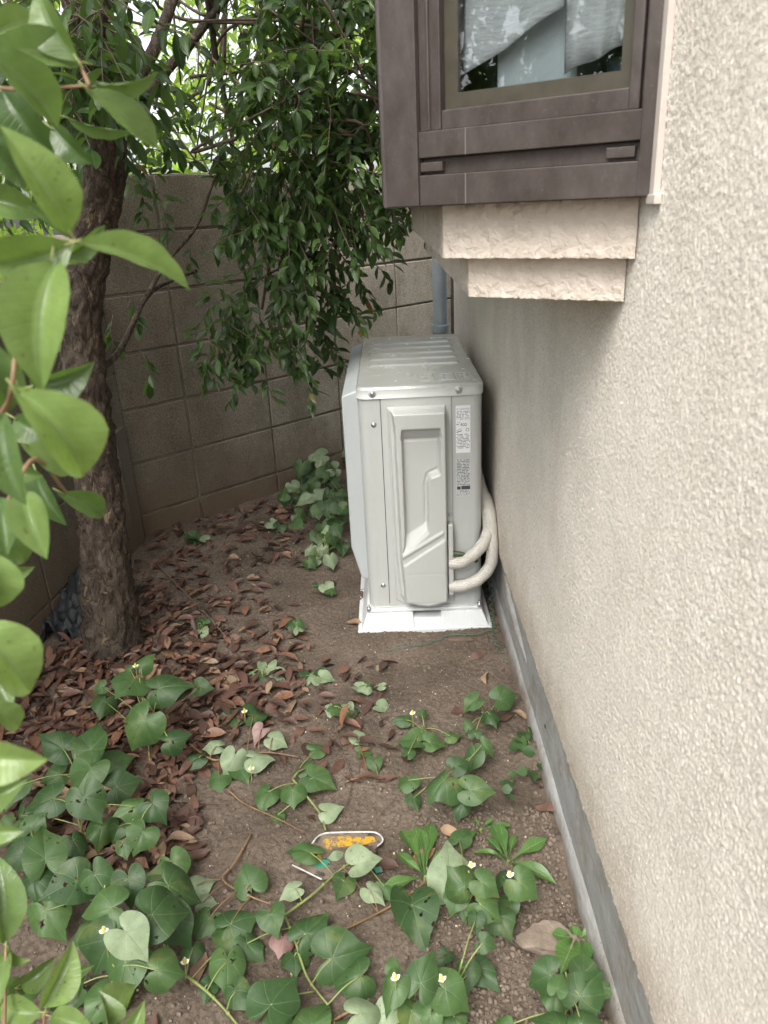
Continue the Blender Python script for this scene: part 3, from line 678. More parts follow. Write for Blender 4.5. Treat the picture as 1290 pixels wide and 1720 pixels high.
# white plastic base
base = empty('mounting_base', (.08, 2.3, 0), 'white ribbed plastic base under the outdoor unit', 'base')
m = MB(); yb, zt = AY0-.045, .052
def slab(x0, x1, x0t, x1t, z0, z1, y0, y0t, y1):
    return m.add([(x0,y0,z0),(x1,y0,z0),(x1,y1,z0),(x0,y1,z0),(x0t,y0t,z1),(x1t,y0t,z1),(x1t,y1,z1),(x0t,y1,z1)],
        [(0,3,2,1),(4,5,6,7),(0,1,5,4),(1,2,6,5),(2,3,7,6),(3,0,4,7)])
XB0, XB1 = -.128, .276
slab(XB0, XB1, XB0, XB1, -.01, .008, yb, yb, 2.84)                         # foot flange
slab(XB0+.010, .045, XB0+.028, .040, .006, zt, yb+.006, yb+.022, 2.83)
slab(.120, XB1-.010, .125, XB1-.028, .006, zt, yb+.006, yb+.022, 2.83)
slab(.040, .125, .040, .125, .006, .036, yb+.010, yb+.020, 2.83)
m.box((XB0+.028, yb+.03, zt), (XB1-.028, 2.82, zt+.0095))
m.build('moulded_block', WHITEP, base, bevel=.003)
for xs_ in (np.arange(XB0+.032, .040, .0115), np.arange(.132, XB1-.028, .0115)):
  rb = MB()
  for x in xs_:
    rb.add([(x-.0012, yb+.0045, .009), (x+.0012, yb+.0045, .009), (x+.001, yb+.0195, zt-.002), (x-.001, yb+.0195, zt-.002), (x-.0012, yb+.009, .009), (x+.0012, yb+.009, .009), (x+.001, yb+.024, zt-.002), (x-.001, yb+.024, zt-.002)],
        [(0,1,2,3),(0,3,7,4),(1,5,6,2),(3,2,6,7),(0,4,5,1)])
  rb.build('ribbing', WHITEP, base)
for x in (XB0+.036, XB1-.036):
    m = MB(); m.tube([(x, yb+.03, zt+.008), (x, yb+.03, zt+.020)], .006, 10); m.tube([(x, yb+.03, zt+.018), (x, yb+.03, zt+.026)], .0035, 8)
    m.build('anchor_bolt', STEEL, base, smooth=True)

# curly green wires
def curly(pts, label, amp=.006, k=2.6, r=.0011, onground=True):
    s_ = spline(pts, 22); out = []
    for i, p in enumerate(s_):
        out.append(p+np.array([math.sin(i*k*.35)*amp, math.cos(i*k*.21)*amp*.5, abs(math.cos(i*k*.35))*amp*.35]))
    m = MB(); m.tube(out, r, 6); o = m.build('wire', GREENW, smooth=True); return tag(o, label, 'wire', None)
curly([(.262, 2.16, .20), (.270, 2.12, .14), (.285, 2.10, .08), (.281, 2.04, .02), (.277, 1.98, .012), (.272, 1.9, .010), (.29, 1.80, .01)], 'kinked green wire hanging beside the footing right of the white base', .007)
a_ = [onz(x, y, .012) for x, y in ((826, 1056), (800, 1066), (760, 1066), (735, 1075), (710, 1083), (680, 1086), (655, 1092))]
curly(a_, 'green wire lying across the soil in front of the white base', .004, 1.2, .0013)

# ------------------------------------------------------------------ leaves machinery
def leaf_tpl(rows=7, wide=.42, fold=.18, curl=.12, cols=3, tipw=1.0):
    """oval leaf of length 1 along +x, width 'wide'; uv (u, v)"""
    us = np.linspace(0, 1, rows); V = []; UV = []
    vs = np.linspace(-1, 1, cols)
    for u in us:
        w_ = wide*.5*float(np.interp(u, [0, .04, .1, .2, .35, .5, .65, .8, .9, .96, 1], [.01, .16, .38, .68, .93, 1, .93, .66, .38, .16, .01]))
        for v in vs:
            V.append((u, v*w_, abs(v)*w_*fold*2-curl*(u-.4)**2)); UV.append((u, v))
    return np.array(V), gridfaces(rows, cols), np.array(UV)
def heart_tpl(nr=5, na=30, fold=.16, droop=.26):
    th = np.array([0, 6, 14, 28, 48, 70, 92, 116, 138, 155, 168, 180]); rr = np.array([1.0, .87, .75, .67, .655, .64, .615, .61, .61, .53, .30, .10])
    V = [(0, 0, 0)]; UV = [(0, 0)]; A = np.sort(np.concatenate([np.linspace(-180, 180, na, endpoint=False), [0.001, 6, -6, 14, -14]])); A = np.unique(np.round(A, 3)); na = len(A)
    for k in range(1, nr+1):
        r = k/nr
        for a in A:
            R = np.interp(abs(a), th, rr)*r; x, y = R*math.cos(R_(a)), R*math.sin(R_(a))
            z = fold*abs(y)*1.0-droop*(x*x*.9+y*y*1.3)+.018*math.sin(R_(a)*6)*r*r+.02*math.cos(R_(a)*3+1)*r
            V.append((x, y, z)); UV.append((x, y))
    F = []
    for j in range(na): F.append((0, 1+j, 1+(j+1) % na, 1+(j+1) % na))
    tri = [(0, 1+j, 1+(j+1) % na) for j in range(na)]
    qd = [(1+(k-1)*na+j, 1+k*na+j, 1+k*na+(j+1) % na, 1+(k-1)*na+(j+1) % na) for k in range(1, nr) for j in range(na)]
    tr2 = tri+[(q_[0], q_[1], q_[2]) for q_ in qd]+[(q_[0], q_[2], q_[3]) for q_ in qd]
    V = np.array(V); V[:, :] /= 1.4
    return V, np.array(tr2), np.array(UV)
def frame(d, n):
    d = np.asarray(d, float); d /= np.linalg.norm(d)+1e-12; n = np.asarray(n, float); n = n-d*(n@d); n /= np.linalg.norm(n)+1e-12
    return np.stack([d, np.cross(n, d), n], 1)
def leafmesh(name, items, tpl, mat, parent=None, smooth=True, jit=.0, bend=0.):
    """items: list of (pos, dir, normal, length, rnd)"""
    T, F, UV = tpl; N = len(items); nv_ = len(T)
    Rm = np.stack([frame(it[1], it[2])*it[3] for it in items]); P = np.array([it[0] for it in items])
    T2 = np.broadcast_to(T, (N, nv_, 3)).copy()
    k = rng.uniform(.3, 1.7, (N, 1)); T2[..., 2] *= k; T2[..., 1] *= rng.uniform(.85, 1.12, (N, 1))
    T2[..., 2] += rng.normal(0, .18, (N, 1))*T2[..., 0]*T2[..., 1]*2
    if jit: T2[..., 1] += jit*np.sin(T2[..., 0]*9+rng.uniform(0, 6, (N, 1)))
    if bend:
        c1 = rng.normal(-.15, .45, (N, 1))*bend; c2 = rng.uniform(-.55, .05, (N, 1))*bend; tw = rng.normal(0, .5, (N, 1))*bend; sk = rng.normal(0, .18, (N, 1))*bend
        x_, y_ = T2[..., 0].copy(), T2[..., 1].copy(); T2[..., 2] += c1*y_**2*1.6+c2*np.maximum(0, x_)**2+tw*x_*y_; T2[..., 1] += sk*x_**2
        ph = rng.uniform(0, 6, (N, 1)); edge_ = (x_**2+y_**2); T2[..., 2] += .10*bend*edge_*np.sin(np.arctan2(y_, x_)*4+ph)
        T2[..., 0] *= rng.uniform(.85, 1.1, (N, 1))
    V = np.einsum('nij,nvj->nvi', Rm, T2)+P[:, None]
    FF = (F[None]+np.arange(N)[:, None, None]*nv_).reshape(-1, F.shape[1])
    return mk(name, V.reshape(-1, 3), FF, mat, parent, smooth, np.tile(UV, (N, 1)), {'rnd': np.repeat([it[4] for it in items], nv_)})
LEAF5 = leaf_tpl(6, .40, .25, .25); LEAFHI = leaf_tpl(17, .46, .48, .5, 9)
HT = heart_tpl()
def rv(s=1.): return rng.normal(0, s, 3)

# ------------------------------------------------------------------ tree
tree = empty('tree', (-.85, 1.9, 0), 'leaning tree with dark flaky bark and a dark leafy crown over the block wall', 'tree')
tp = [(190, 1105, .0), (188, 1075, 0), (180, 980, 0), (171, 880, 0), (158, 760, 0), (142, 640, 0), (134, 530, 0), (150, 430, 0), (170, 320, 0), (168, 210, 0), (152, 100, 0), (146, 0, 0), (140, -150, 0), (170, -400, 0)]
tpts = [ony(x, y, 1.93+.0*i) for i, (x, y, _) in enumerate(tp)]
tr_ = [.098, .078, .066, .059, .056, .055, .052, .050, .049, .048, .046, .045, .04, .03]
tpts[0][2] = -.05
s_ = spline(tpts, 12); rr_ = np.interp(np.linspace(0, 1, len(s_)), np.linspace(0, 1, len(tr_)), tr_)
nseg = 44; V = []
TB = tile(256, 6, 30, 21)
for i, p in enumerate(s_):
    for k in range(nseg):
        a = 2*math.pi*k/nseg; flare = 1+.25*max(0, 1-i/14)*math.sin(a*3+1)*.7
        r = rr_[i]*flare*(1+.05*math.sin(a*2+i*.06))+.0045*float(samp(TB, np.array([a*.09]), np.array([p[2]*.5]), .565)[0])
        V.append((p[0]+r*math.cos(a), p[1]+r*math.sin(a), p[2]))
F = [(i*nseg+k, i*nseg+(k+1) % nseg, (i+1)*nseg+(k+1) % nseg, (i+1)*nseg+k) for i in range(len(s_)-1) for k in range(nseg)]
mk('trunk', V, np.array(F), BARK, tree, smooth=True)
limbs = MB(); twigs = MB()
def limb(pts, r0, r1, b=None):
    q = spline(pts, 6); (b or limbs).tube(q, list(np.linspace(r0, r1, len(q))), 8); return q
T = lambda i: np.array(tpts[i])
limb([T(5), ony(200, 590, 2.05), ony(245, 500, 2.25), ony(290, 470, 2.4), ony(330, 455, 2.5)], .010, .005)
limb([ony(245, 500, 2.25), ony(280, 440, 2.35), ony(330, 380, 2.5), ony(362, 295, 2.6)], .007, .004)
limb([T(8), ony(230, 180, 2.2), ony(330, 60, 2.5), ony(420, -60, 2.7)], .018, .010)
limb([T(9), ony(250, 100, 2.1), ony(300, -30, 2.3), ony(340, -150, 2.5)], .018, .010)
limb([T(9), ony(60, 120, 2.1), ony(-30, 40, 2.3)], .022, .01)
limb([ony(350, -60, 2.55), ony(360, 80, 2.6), ony(385, 200, 2.65), ony(400, 330, 2.65)], .012, .004)
limb([ony(420, -60, 2.7), ony(470, 120, 2.7), ony(470, 320, 2.65), ony(440, 520, 2.55)], .014, .004)
limb([ony(420, -60, 2.7), ony(540, 60, 2.75), ony(570, 260, 2.75), ony(560, 480, 2.7)], .014, .004)
limb([ony(300, -30, 2.3), ony(500, -20, 2.6), ony(640, 60, 2.8), ony(690, 200, 2.9)], .018, .006)
for k in range(44):
    x = rng.uniform(190, 640); y = rng.uniform(-40, 240); d = rng.uniform(2.3, 3.1)
    p0 = ony(x, y, d); limb([p0, p0+[rng.normal(0, .12), rng.normal(0, .1), rng.uniform(-.05, .2)], p0+[rng.normal(0, .3), rng.normal(0, .2), rng.uniform(-.3, .3)]], .006, .0025, twigs)
for x, y in ((20, 300), (60, 330), (5, 200)):
    pass
limbs.build('branch', BARK, tree, smooth=True)
leaves = []
def spray(p, dirv, L, n, size, tw=twigs, out=leaves, lo=.0, hi=1., r=.0016):
    d = np.array(dirv, float); d /= np.linalg.norm(d); pts = [p]; q = np.array(p, float)
    for i in range(5):
        d = d+rv(.16)+np.array([0, 0, -.10]); d /= np.linalg.norm(d); q = q+d*L/5; pts.append(q)
    if tw is not None: tw.tube(pts, list(np.linspace(r, r*.5, 6)), 4, cap=False)
    for i in range(n):
        t = 1-(i/n)**1.3; k = t*5; j = min(4, int(k)); b_ = pts[j]+(pts[j+1]-pts[j])*(k-j); ax = pts[j+1]-pts[j]; ax /= np.linalg.norm(ax)
        sd_ = np.cross(ax, rv()); sd_ /= np.linalg.norm(sd_)+1e-9
        ld = ax*rng.uniform(.2, .9)+sd_*rng.uniform(.5, 1)+np.array([0, 0, -.35]); nn = np.array([0, -.25, 1.])+rv(.45)
        out.append((b_, ld, nn, size*rng.uniform(.65, 1.2), float(np.clip(rng.beta(1.4, 2.2), lo, hi))))
def poly_in(x, y, poly): return inpoly(np.array([x]), np.array([y]), poly)[0]
mainp = [(190, -60), (680, -60), (680, 320), (640, 370), (585, 395), (575, 440), (545, 520), (510, 590), (440, 625), (340, 590), (365, 480), (390, 380), (370, 300), (190, 285)]
n_ = 0
while n_ < 520:
    x, y = rng.uniform(150, 690), rng.uniform(-70, 640)
    if not poly_in(x, y, mainp): continue
    cl = math.sin(x*.031+1.3)*math.sin(y*.037+.6)+.6*math.sin(x*.067+y*.05)
    if y < 300 and cl < -.15 and rng.random() < .8: continue
    if x < 430 and y < 290 and rng.random() < .79: continue
    if y < 160 and rng.random() < .3: continue
    if y > 360 and rng.random() < .52: continue
    if y > 360 and cl < -.3 and rng.random() < .7: continue
    d = rng.uniform(2.25, 2.85)+(.3 if x > 600 else 0)
    if y > 400: d = rng.uniform(2.35, 2.7)
    p = ony(x, y-20, d)
    spray(p, (rng.normal(.15, .5), rng.normal(-.3, .5), -.6 if y > 300 else rng.normal(-.1, .5)), rng.uniform(.12, .24), rng.integers(9, 15), .052); n_ += 1
for k in range(620):     # unseen crown above the frame, spread and thickened to shade the left side
    p = np.array([rng.uniform(-2.1, -.5), rng.uniform(-.5, 3.1), rng.uniform(2.15, 3.0)])
    spray(p, rv(), .25, 10, .075)
for k in range(44): spray(ony(rng.uniform(85, 190), rng.uniform(-50, 150), rng.uniform(1.62, 1.9)), (rng.normal(.1, .5), -.2, -.35), .16, 8, .055)
for k in range(70):      # upper left part behind the near branch
    p = ony(rng.uniform(-90, 190), rng.uniform(-60, 300), rng.uniform(2.1, 2.7)); spray(p, (rng.normal(0, .5), -.3, -.2), .2, 9, .055)
# a few separate sprigs in front of the wall
for x, y, d in ((240, 310, 2.4), (270, 360, 2.45), (215, 500, 2.2), (190, 540, 2.15), (235, 600, 2.2), (320, 420, 2.5), (600, 455, 2.75), (625, 455, 2.8), (560, 540, 2.7), (350, 610, 2.5), (450, 640, 2.45), (480, 600, 2.5)):
    spray(ony(x, y-12, d), (rng.normal(.3, .3), -.3, -.5), .10, 6, .052)
leafmesh('crown', leaves, LEAF5, CROWN, tree)
twigs.build('twig', WOOD, tree, smooth=True)

# ------------------------------------------------------------------ sunlit shrubs beyond the block wall
def shrub(cx, cy, rx, ry, z0, z1, n, label):
    e = empty('shrub', (cx, cy, 0), label, 'shrub', 'bright shrubs beyond the block wall'); L = []; st = MB()
    for k in range(6):
        a = rng.uniform(0, 6.28); st.tube(spline([(cx+rng.normal(0, .08), cy, 0), (cx+math.cos(a)*rx*.4, cy+math.sin(a)*ry*.4, z1*.5), (cx+math.cos(a)*rx*.8, cy+math.sin(a)*ry*.8, z1*.9)], 4), list(np.linspace(.02, .006, 9)), 6)
    for k in range(n):
        p = np.array([cx+rng.uniform(-rx, rx), cy+rng.uniform(-ry, ry), rng.uniform(z0, z1)])
        spray(p, rv(), .22, 8, .075, None, L)
    st.build('stem', WOOD, e, smooth=True); leafmesh('foliage', L, LEAF5, HEDGE, e)
shrub(-2.5, 2.7, .35, .9, .3, 2.3, 300, 'light green shrub beyond the low wall at the left edge')
shrub(-2.6, 4.2, .6, .5, .9, 2.4, 260, 'light green shrub beyond the wall left of the trunk')
shrub(-1.6, 4.9, .7, .45, .9, 2.7, 330, 'light green shrub showing through the crown just right of the trunk')
shrub(-.55, 5.6, .6, .45, .9, 2.8, 330, 'light green shrub seen above the middle of the block wall')
shrub(.45, 6.0, .6, .4, .9, 2.7, 300, 'light green shrub behind the crown beside the bay window')

rt = empty('tree', (-2.9, -.9, 0), 'tree behind the viewer, seen as dark leaves reflected in the bay window glass', 'tree'); L = []; m = MB()
m.tube(spline([(-2.9, -.9, 0), (-2.85, -.85, 1.2), (-2.95, -.9, 3.2)], 5), list(np.linspace(.08, .04, 11)), 10)
for k in range(1150): spray(np.array([rng.uniform(-4.4, -2.4), rng.uniform(-2.6, .6), rng.uniform(.9, 3.2)]), rv(), .3, 9, .11, None, L)
m.build('trunk', BARK, rt, smooth=True); leafmesh('crown', L, LEAF5, CROWN, rt)
# ------------------------------------------------------------------ near evergreen branches on the left edge
def nearplant(name, label, rows, stems, parentloc):
    e = empty(name, parentloc, label, 'shrub'); L = []; st = MB()
    for bx, by, tx, ty, wpx, d, tone, roll in rows:
        b_ = ond(bx, by, d); t_ = ond(tx, ty, d-.02*np.sign(roll or 1)); ln_ = np.linalg.norm(t_-b_); dv = (t_-b_)/ln_
        tocam = EYE-b_; tocam /= np.linalg.norm(tocam); side = np.cross(dv, tocam)
        want = wpx/FPX*d; full = ln_*.46
        nn = tocam*math.cos(R_(roll))+side*math.sin(R_(roll))
        if nn[2] < -.2 and tone >= 0: nn = nn
        L.append((b_, dv, nn, ln_, abs(tone), min(1.6, want/full)))
        st.tube([b_-dv*.006, b_+dv*.004], .0007, 6)
    T, F, UV = LEAFHI
    V = []; FF = []; UU = []; RR = []
    for i, (p, d, n, ln_, rn, ws) in enumerate(L):
        T2 = T.copy(); T2[:, 1] *= ws*.9; T2[:, 2] = T2[:, 2]*rng.uniform(.6, 1.3)*ws+rng.normal(0,.10)*T2[:, 0]*T2[:, 1]*2; T2[:, 1] += .03*np.sin(T2[:, 0]*3+i); T2[:, 2] += .010*np.sin(T2[:, 0]*22+i)*abs(UV[:, 1])
        V.append(T2@(frame(d, n)*ln_).T+p); FF.append(F+i*len(T)); UU.append(UV); RR.append(np.full(len(T), rn))
    mk('foliage', np.concatenate(V), np.concatenate(FF), BIGLEAF, e, True, np.concatenate(UU), {'rnd': np.concatenate(RR)})
    for pts, r in stems:
        m = MB(); m.tube(spline([ond(*q) for q in pts], 5), list(np.linspace(r, r*.6, (len(pts)-1)*5+1)), 8); m.build('stem', STEMR, e, smooth=True)
    st.build('leaf_stalks', STEMG, e, smooth=True); return e
rows = [ # base, tip, width, distance, tone, roll
 (140,105,-22,72,62,.62,.45,30), (130,100,48,-22,70,.60,.5,-30), (155,145,262,131,36,.60,.45,45), (146,148,275,243,52,.58,.45,-35), (-25,70,113,216,70,.56,.4,-30),
 (108,196,226,232,30,.75,.4,50), (121,396,22,213,80,.50,.85,25), (120,408,-25,455,100,.48,.5,-10), (130,407,333,471,64,.50,.85,-30), (88,425,62,646,112,.48,.8,15),
 (122,398,58,345,38,.56,.2,20), (105,432,178,388,36,.60,.3,30), (95,440,150,432,40,.6,.4,-20), (24,651,163,806,108,.46,.95,-15), (48,650,152,622,62,.56,.15,30), (-5,690,35,842,70,.5,.2,20),
 (40,746,132,790,60,.58,.6,-20), (41,820,68,932,66,.54,.75,10), (100,826,184,869,44,.66,.25,-10), (-5,832,8,926,56,.55,.15,10), (-22,925,4,1032,62,.54,.8,-25), (-50,1045,72,1162,100,.5,.9,-15),
 (-20,1182,42,1221,42,.6,.6,-20), (-50,1262,68,1285,72,.52,.9,20), (-40,1395,34,1402,36,.6,.6,20), (28,642,-8,500,46,.52,.7,50), (-6,150,88,272,95,.66,.05,15), (82,212,148,272,44,.7,.1,20),
 (-20,60,70,20,40,.7,.6,-30), (60,790,100,880,45,.7,.1,20), (-30,560,20,700,60,.6,.2,-20), (-10,470,18,560,60,.62,.1,0), (60,300,-20,250,70,.7,.1,10),
 (95,520,20,470,66,.66,.25,10), (30,600,100,560,60,.68,.15,-20), (-10,780,60,800,56,.64,.35,10), (20,700,90,740,50,.66,.2,20), (-20,880,50,950,60,.62,.3,-10), (-30,980,45,960,50,.64,.5,10),
 (-25,1120,20,1190,50,.66,.3,0), (-20,1340,30,1320,44,.62,.5,15), (60,100,110,30,40,.75,.15,10), (-10,210,60,330,56,.7,.3,-20), (90,250,40,200,44,.74,.1,20), (-30,330,70,360,50,.72,.45,0), (30,20,90,80,44,.78,.2,0)]
stems = [([(-60,135,.62),(20,150,.61),(90,147,.6),(150,144,.59)], .0014), ([(150,144,.59),(140,120,.60),(132,100,.6)], .0015), ([(-80,520,.6),(-10,460,.56),(60,425,.52),(126,404,.49)], .0015),
 ([(-60,760,.56),(5,690,.53),(20,650,.49),(28,560,.5)], .002), ([(-80,1000,.6),(-20,900,.57),(20,830,.56),(60,770,.57),(110,826,.62)], .002), ([(-150,2300,1.27),(-120,1900,.95),(-70,1330,.6),(-40,1100,.56),(-50,900,.56),(-70,700,.58),(-80,500,.6),(-70,100,.64)], .004)]
nearplant('evergreen_shrub', 'large glossy yellow-green leaves reaching in close to the camera at the left', rows, stems, (-.55, .25, 0))
e_rows = [(10,1588,2,1438,56,.95,.35,15), (75,1699,125,1590,50,.98,.8,20), (70,1700,-8,1697,46,.98,.75,-10), (82,1706,150,1725,40,.98,.7,0), (28,1658,92,1616,32,1.03,.5,20), (78,1698,145,1648,30,1.02,.05,30), (196,1722,221,1641,52,.99,.85,-25),
 (180,1730,180,1672,34,.98,.5,40), (215,1745,236,1692,52,.96,.7,0), (10,1590,-2,1682,34,.97,.6,20), (12,1590,44,1618,24,.98,.8,60), (30,1660,-10,1655,40,1.02,.4,0), (20,1700,-10,1640,36,1.05,.2,0), (120,1640,150,1625,26,1.08,.4,0),
 (60,1640,20,1700,40,1.1,.1,0), (110,1725,80,1740,40,1.0,.6,0)]
nearplant('low_shrub', 'low shrub with pointed light green leaves at the bottom left corner', e_rows, [([(75,1820,1.02),(74,1750,1.0),(74,1700,.98)], .0025), ([(5,1830,1.0),(8,1700,.98),(10,1590,.96)], .0025), ([(200,1830,1.0),(198,1760,.99),(198,1720,.98)], .0025), ([(74,1750,1.0),(40,1690,1.02),(28,1658,1.03)], .0015)], (-.5, .75, 0))

# ------------------------------------------------------------------ heart-leaved plants, surveyed leaf by leaf
# view A pixels -> photo pixels: (0,1080)+.496*; view B: (500,1080)+.496*
VA = lambda x, y: (x*.496, 1080+y*.496)
VB = lambda x, y: (500+x*.496, 1080+y*.496)
KIND = {'g': HEART, 'u': HEARTU, 'p': HEARTP}
def leafitem(view, x, y, L, ang, h, z0=0.):
    px_, py_ = view(x, y) if view else (x, y); sc = .496 if view else 1.
    p = onz(px_, py_, h+z0); d = np.linalg.norm(p-EYE); Lm = L*sc*d/FPX*.88
    tc = (EYE-p)/np.linalg.norm(EYE-p); flat = .25 if h < .035 else .62
    nn = np.array([0, 0, 1.])*(1-flat)+tc*flat+rv(.17 if h > .035 else .12); nn /= np.linalg.norm(nn)
    a = R_(ang); q = ray(px_+60*math.cos(a), py_-60*math.sin(a)); r0 = ray(px_, py_)
    t = ((p-EYE)@nn)/(q@nn); dv = EYE+q*t-p; dv -= nn*(dv@nn); dv /= np.linalg.norm(dv)
    return p-dv*Lm*.22, dv, nn, Lm
def heartplant(label, root, leaves_, cat='plant', flowers=(), grp='heart-leaved ground plants', lying=None, name='heart_leaved_plant'):
    """leaves_: (view,x,y,L,ang,h,type)"""
    e = empty(name, (root[0], root[1], 0), label, cat, grp); by = {}; st = MB()
    r3 = np.array([root[0], root[1], gz(*root)-.004])
    its = []
    for (v, x, y, L, ang, h, k) in leaves_:
        it = leafitem(v, x, y, L, ang, h); its.append(it); by.setdefault(k, []).append((*it, float(rng.uniform(0, 1))))
    for k, l in by.items(): leafmesh({'g': 'leaves', 'u': 'pale_leaves', 'p': 'purple_leaves'}[k], l, HT, KIND[k], e, bend=1.)
    if lying is None:
        top = np.mean([i[0] for i in its], 0); top[2] = max(i[0][2] for i in its)*.95
        ms = spline([r3, r3*.6+top*.4+rv(.004), top], 6); st.tube(ms, list(np.linspace(.0024, .0015, len(ms))), 6)
        for b_, dv, nn, Lm in its:
            j = ms[int(np.clip(len(ms)*rng.uniform(.3, .85), 1, len(ms)-1))]
            c = .5*(b_+j)+np.array([0, 0, .008]); st.tube(spline([j, c, b_], 4), .0011, 5)
    else:
        ms = spline([onz(*q_, .010+.006*(i % 2)) for i, q_ in enumerate(lying)], 8); st.tube(ms, list(np.linspace(.0028, .0016, len(ms))), 6)
        A = np.array(ms)
        for b_, dv, nn, Lm in its:
            dd_ = np.linalg.norm(A-b_, axis=1); j = A[int(dd_.argmin())]
            if dd_.min() < .22: st.tube(spline([j, .5*(b_+j)+[0, 0, .006], b_], 4), .0012, 5)
        for j in range(4, len(ms)-1, 7): st.tube([ms[j]-[0, 0, .003], ms[j]+[0, 0, .0032]], .003, 6)
    st.build('stem', STEMR if lying is not None and len(lying) % 2 else STEMG, e, smooth=True)
    for (fx, fy, h) in flowers:
        c = onz(fx, fy, h); fl_ = [(c, (math.cos(a), math.sin(a), .9), (0, -.5, 1), .0095, .5) for a in (0.3, 1.9, 3.5, 5.0)]
        fo_ = leafmesh('flower', fl_, leaf_tpl(5, .7, .1, .2), FLOWER, e); m = MB(); m.tube([c, c+[0, 0, .008], c+[0, 0, .013]], [.003, .003, .001], 6); m.build('spike', YEL, fo_)
        st2 = MB(); st2.tube([c, c-[0, .01, h*.6]], .0009, 5); st2.build('flower_stalk', STEMG, fo_)
    return e
A, B = VA, VB
def g2(v, x, y): p = onz(*(v(x, y) if v else (x, y))); return (p[0], p[1])
G = 'g'
heartplant('tall heart-leaved plant with a white bud in front of the trunk base', g2(A, 510, 420), [(A,490,60,85,50,.17,G),(A,435,150,150,238,.16,G),(A,575,145,160,12,.15,G),(A,465,295,180,235,.12,G),(A,600,325,120,15,.10,G),(A,432,92,40,190,.17,G),(A,335,155,60,200,.08,G),(A,350,215,90,250,.05,G),(A,690,150,75,0,.05,G)], flowers=[(228,1121,.185)])
heartplant('heart-leaved plant with an upright pointed leaf left of the bud-bearing one', g2(A, 270, 520), [(A,315,325,150,80,.12,G),(A,185,340,145,150,.11,G),(A,285,455,160,235,.12,G),(A,400,400,110,20,.05,G),(A,425,480,125,15,.08,G),(A,180,455,90,200,.04,G),(A,50,505,110,240,.07,G)])
heartplant('heart-leaved plant with a broad notched leaf in the middle of the left patch', g2(A, 300, 690), [(A,300,555,155,292,.12,G),(A,140,540,150,200,.10,G),(A,435,560,105,195,.09,G),(A,260,690,110,300,.05,G),(A,340,650,110,260,.05,G),(A,60,600,90,230,.05,G)])
heartplant('small heart-leaved plant at the right side of the left patch', g2(A, 540, 700), [(A,535,560,120,318,.09,G),(A,470,665,120,240,.09,G),(A,420,700,70,280,.05,G),(A,395,640,80,250,.04,G)])
heartplant('heart-leaved plant with a nearly round leaf near the left edge', g2(A, 150, 880), [(A,150,690,165,95,.13,G),(A,120,610,110,60,.08,G),(A,50,720,110,200,.08,G),(A,110,830,130,260,.09,G),(A,215,825,185,200,.12,G),(A,30,640,100,240,.05,G)])
heartplant('heart-leaved plant with three overlapping leaves in the lower left patch', g2(A, 330, 990), [(A,335,810,135,300,.12,G),(A,440,830,130,280,.10,G),(A,340,900,150,188,.12,G),(A,170,940,150,295,.06,G),(A,290,985,125,200,.10,G),(A,540,780,110,160,.05,G)])
heartplant('largest heart-leaved plant, its broad leaf pointing right in the lower left patch', g2(A, 560, 1060), [(A,565,920,210,0,.12,G),(A,605,845,190,325,.09,G),(A,600,970,160,300,.06,G),(A,595,765,120,300,.04,G),(A,455,1005,150,318,.13,'u')], flowers=[(175,1566,.135)])
heartplant('dark low heart-leaved plant at the bottom of the left patch', g2(A, 420, 1190), [(A,350,1050,190,240,.08,G),(A,410,1125,165,250,.08,G),(A,565,1110,135,358,.09,G),(A,330,1240,150,230,.04,G),(A,220,1180,120,200,.04,G)])
heartplant('lying uprooted stem of pale and dark leaves just right of the left patch', g2(A, 760, 420), [(A,780,250,95,180,.02,G),(A,880,240,110,10,.025,G),(A,875,305,85,230,.03,'p'),(A,940,325,85,350,.03,'u'),(A,785,410,120,250,.035,'u'),(A,885,388,110,0,.03,'u'),(A,720,350,75,180,.03,'u'),(A,655,395,85,200,.03,G),(A,820,440,90,300,.012,G),(A,740,470,90,260,.012,G)], lying=[A(640,340),A(720,395),A(800,380),A(900,370),A(1010,385)], flowers=[(411,1197,.04),(422,1293,.035)])
heartplant('wilted stem lying across the middle of the soil above the yellow plate', g2(A, 980, 470), [(A,900,520,115,240,.02,G),(A,1085,465,130,340,.03,G),(A,990,520,100,270,.03,G),(A,1125,572,85,0,.02,'u'),(A,1090,358,95,10,.012,G),(A,1020,430,90,200,.012,G),(A,945,590,60,300,.01,G)], lying=[A(990,460),A(1040,520),A(1085,580),A(1102,632)])
heartplant('short wilted sprig of small leaves lying among brown leaves in mid soil', g2(A, 1230, 380), [(A,1220,325,75,330,.012,'u'),(A,1240,372,70,0,.012,G),(A,1270,415,75,280,.02,G),(A,1300,215,70,350,.01,'u'),(A,1140,225,65,20,.02,G)], lying=[A(1170,470),A(1220,455),A(1280,450)])
heartplant('pair of pulled leaves on a reddish stem over the yellow plate', g2(A, 1200, 740), [(A,1025,700,125,160,.03,G),(A,1240,738,135,20,.05,'u'),(A,1160,825,95,250,.02,G),(A,1310,840,90,300,.02,G),(A,980,838,85,200,.03,'u')], lying=[A(960,925),A(1060,850),A(1150,770),A(1210,728)])
heartplant('long pulled stem with red joints lying left of the yellow plate', g2(A, 800, 830), [(A,838,790,135,110,.035,G),(A,812,935,150,30,.03,G),(A,928,945,120,290,.05,G),(A,952,1020,95,260,.02,'p'),(A,690,812,110,20,.008,'u'),(A,705,880,80,0,.008,'u'),(A,760,1005,120,250,.02,G),(A,690,960,110,240,.015,G)], lying=[A(850,650),A(795,745),A(755,800),A(830,850),A(920,885)])
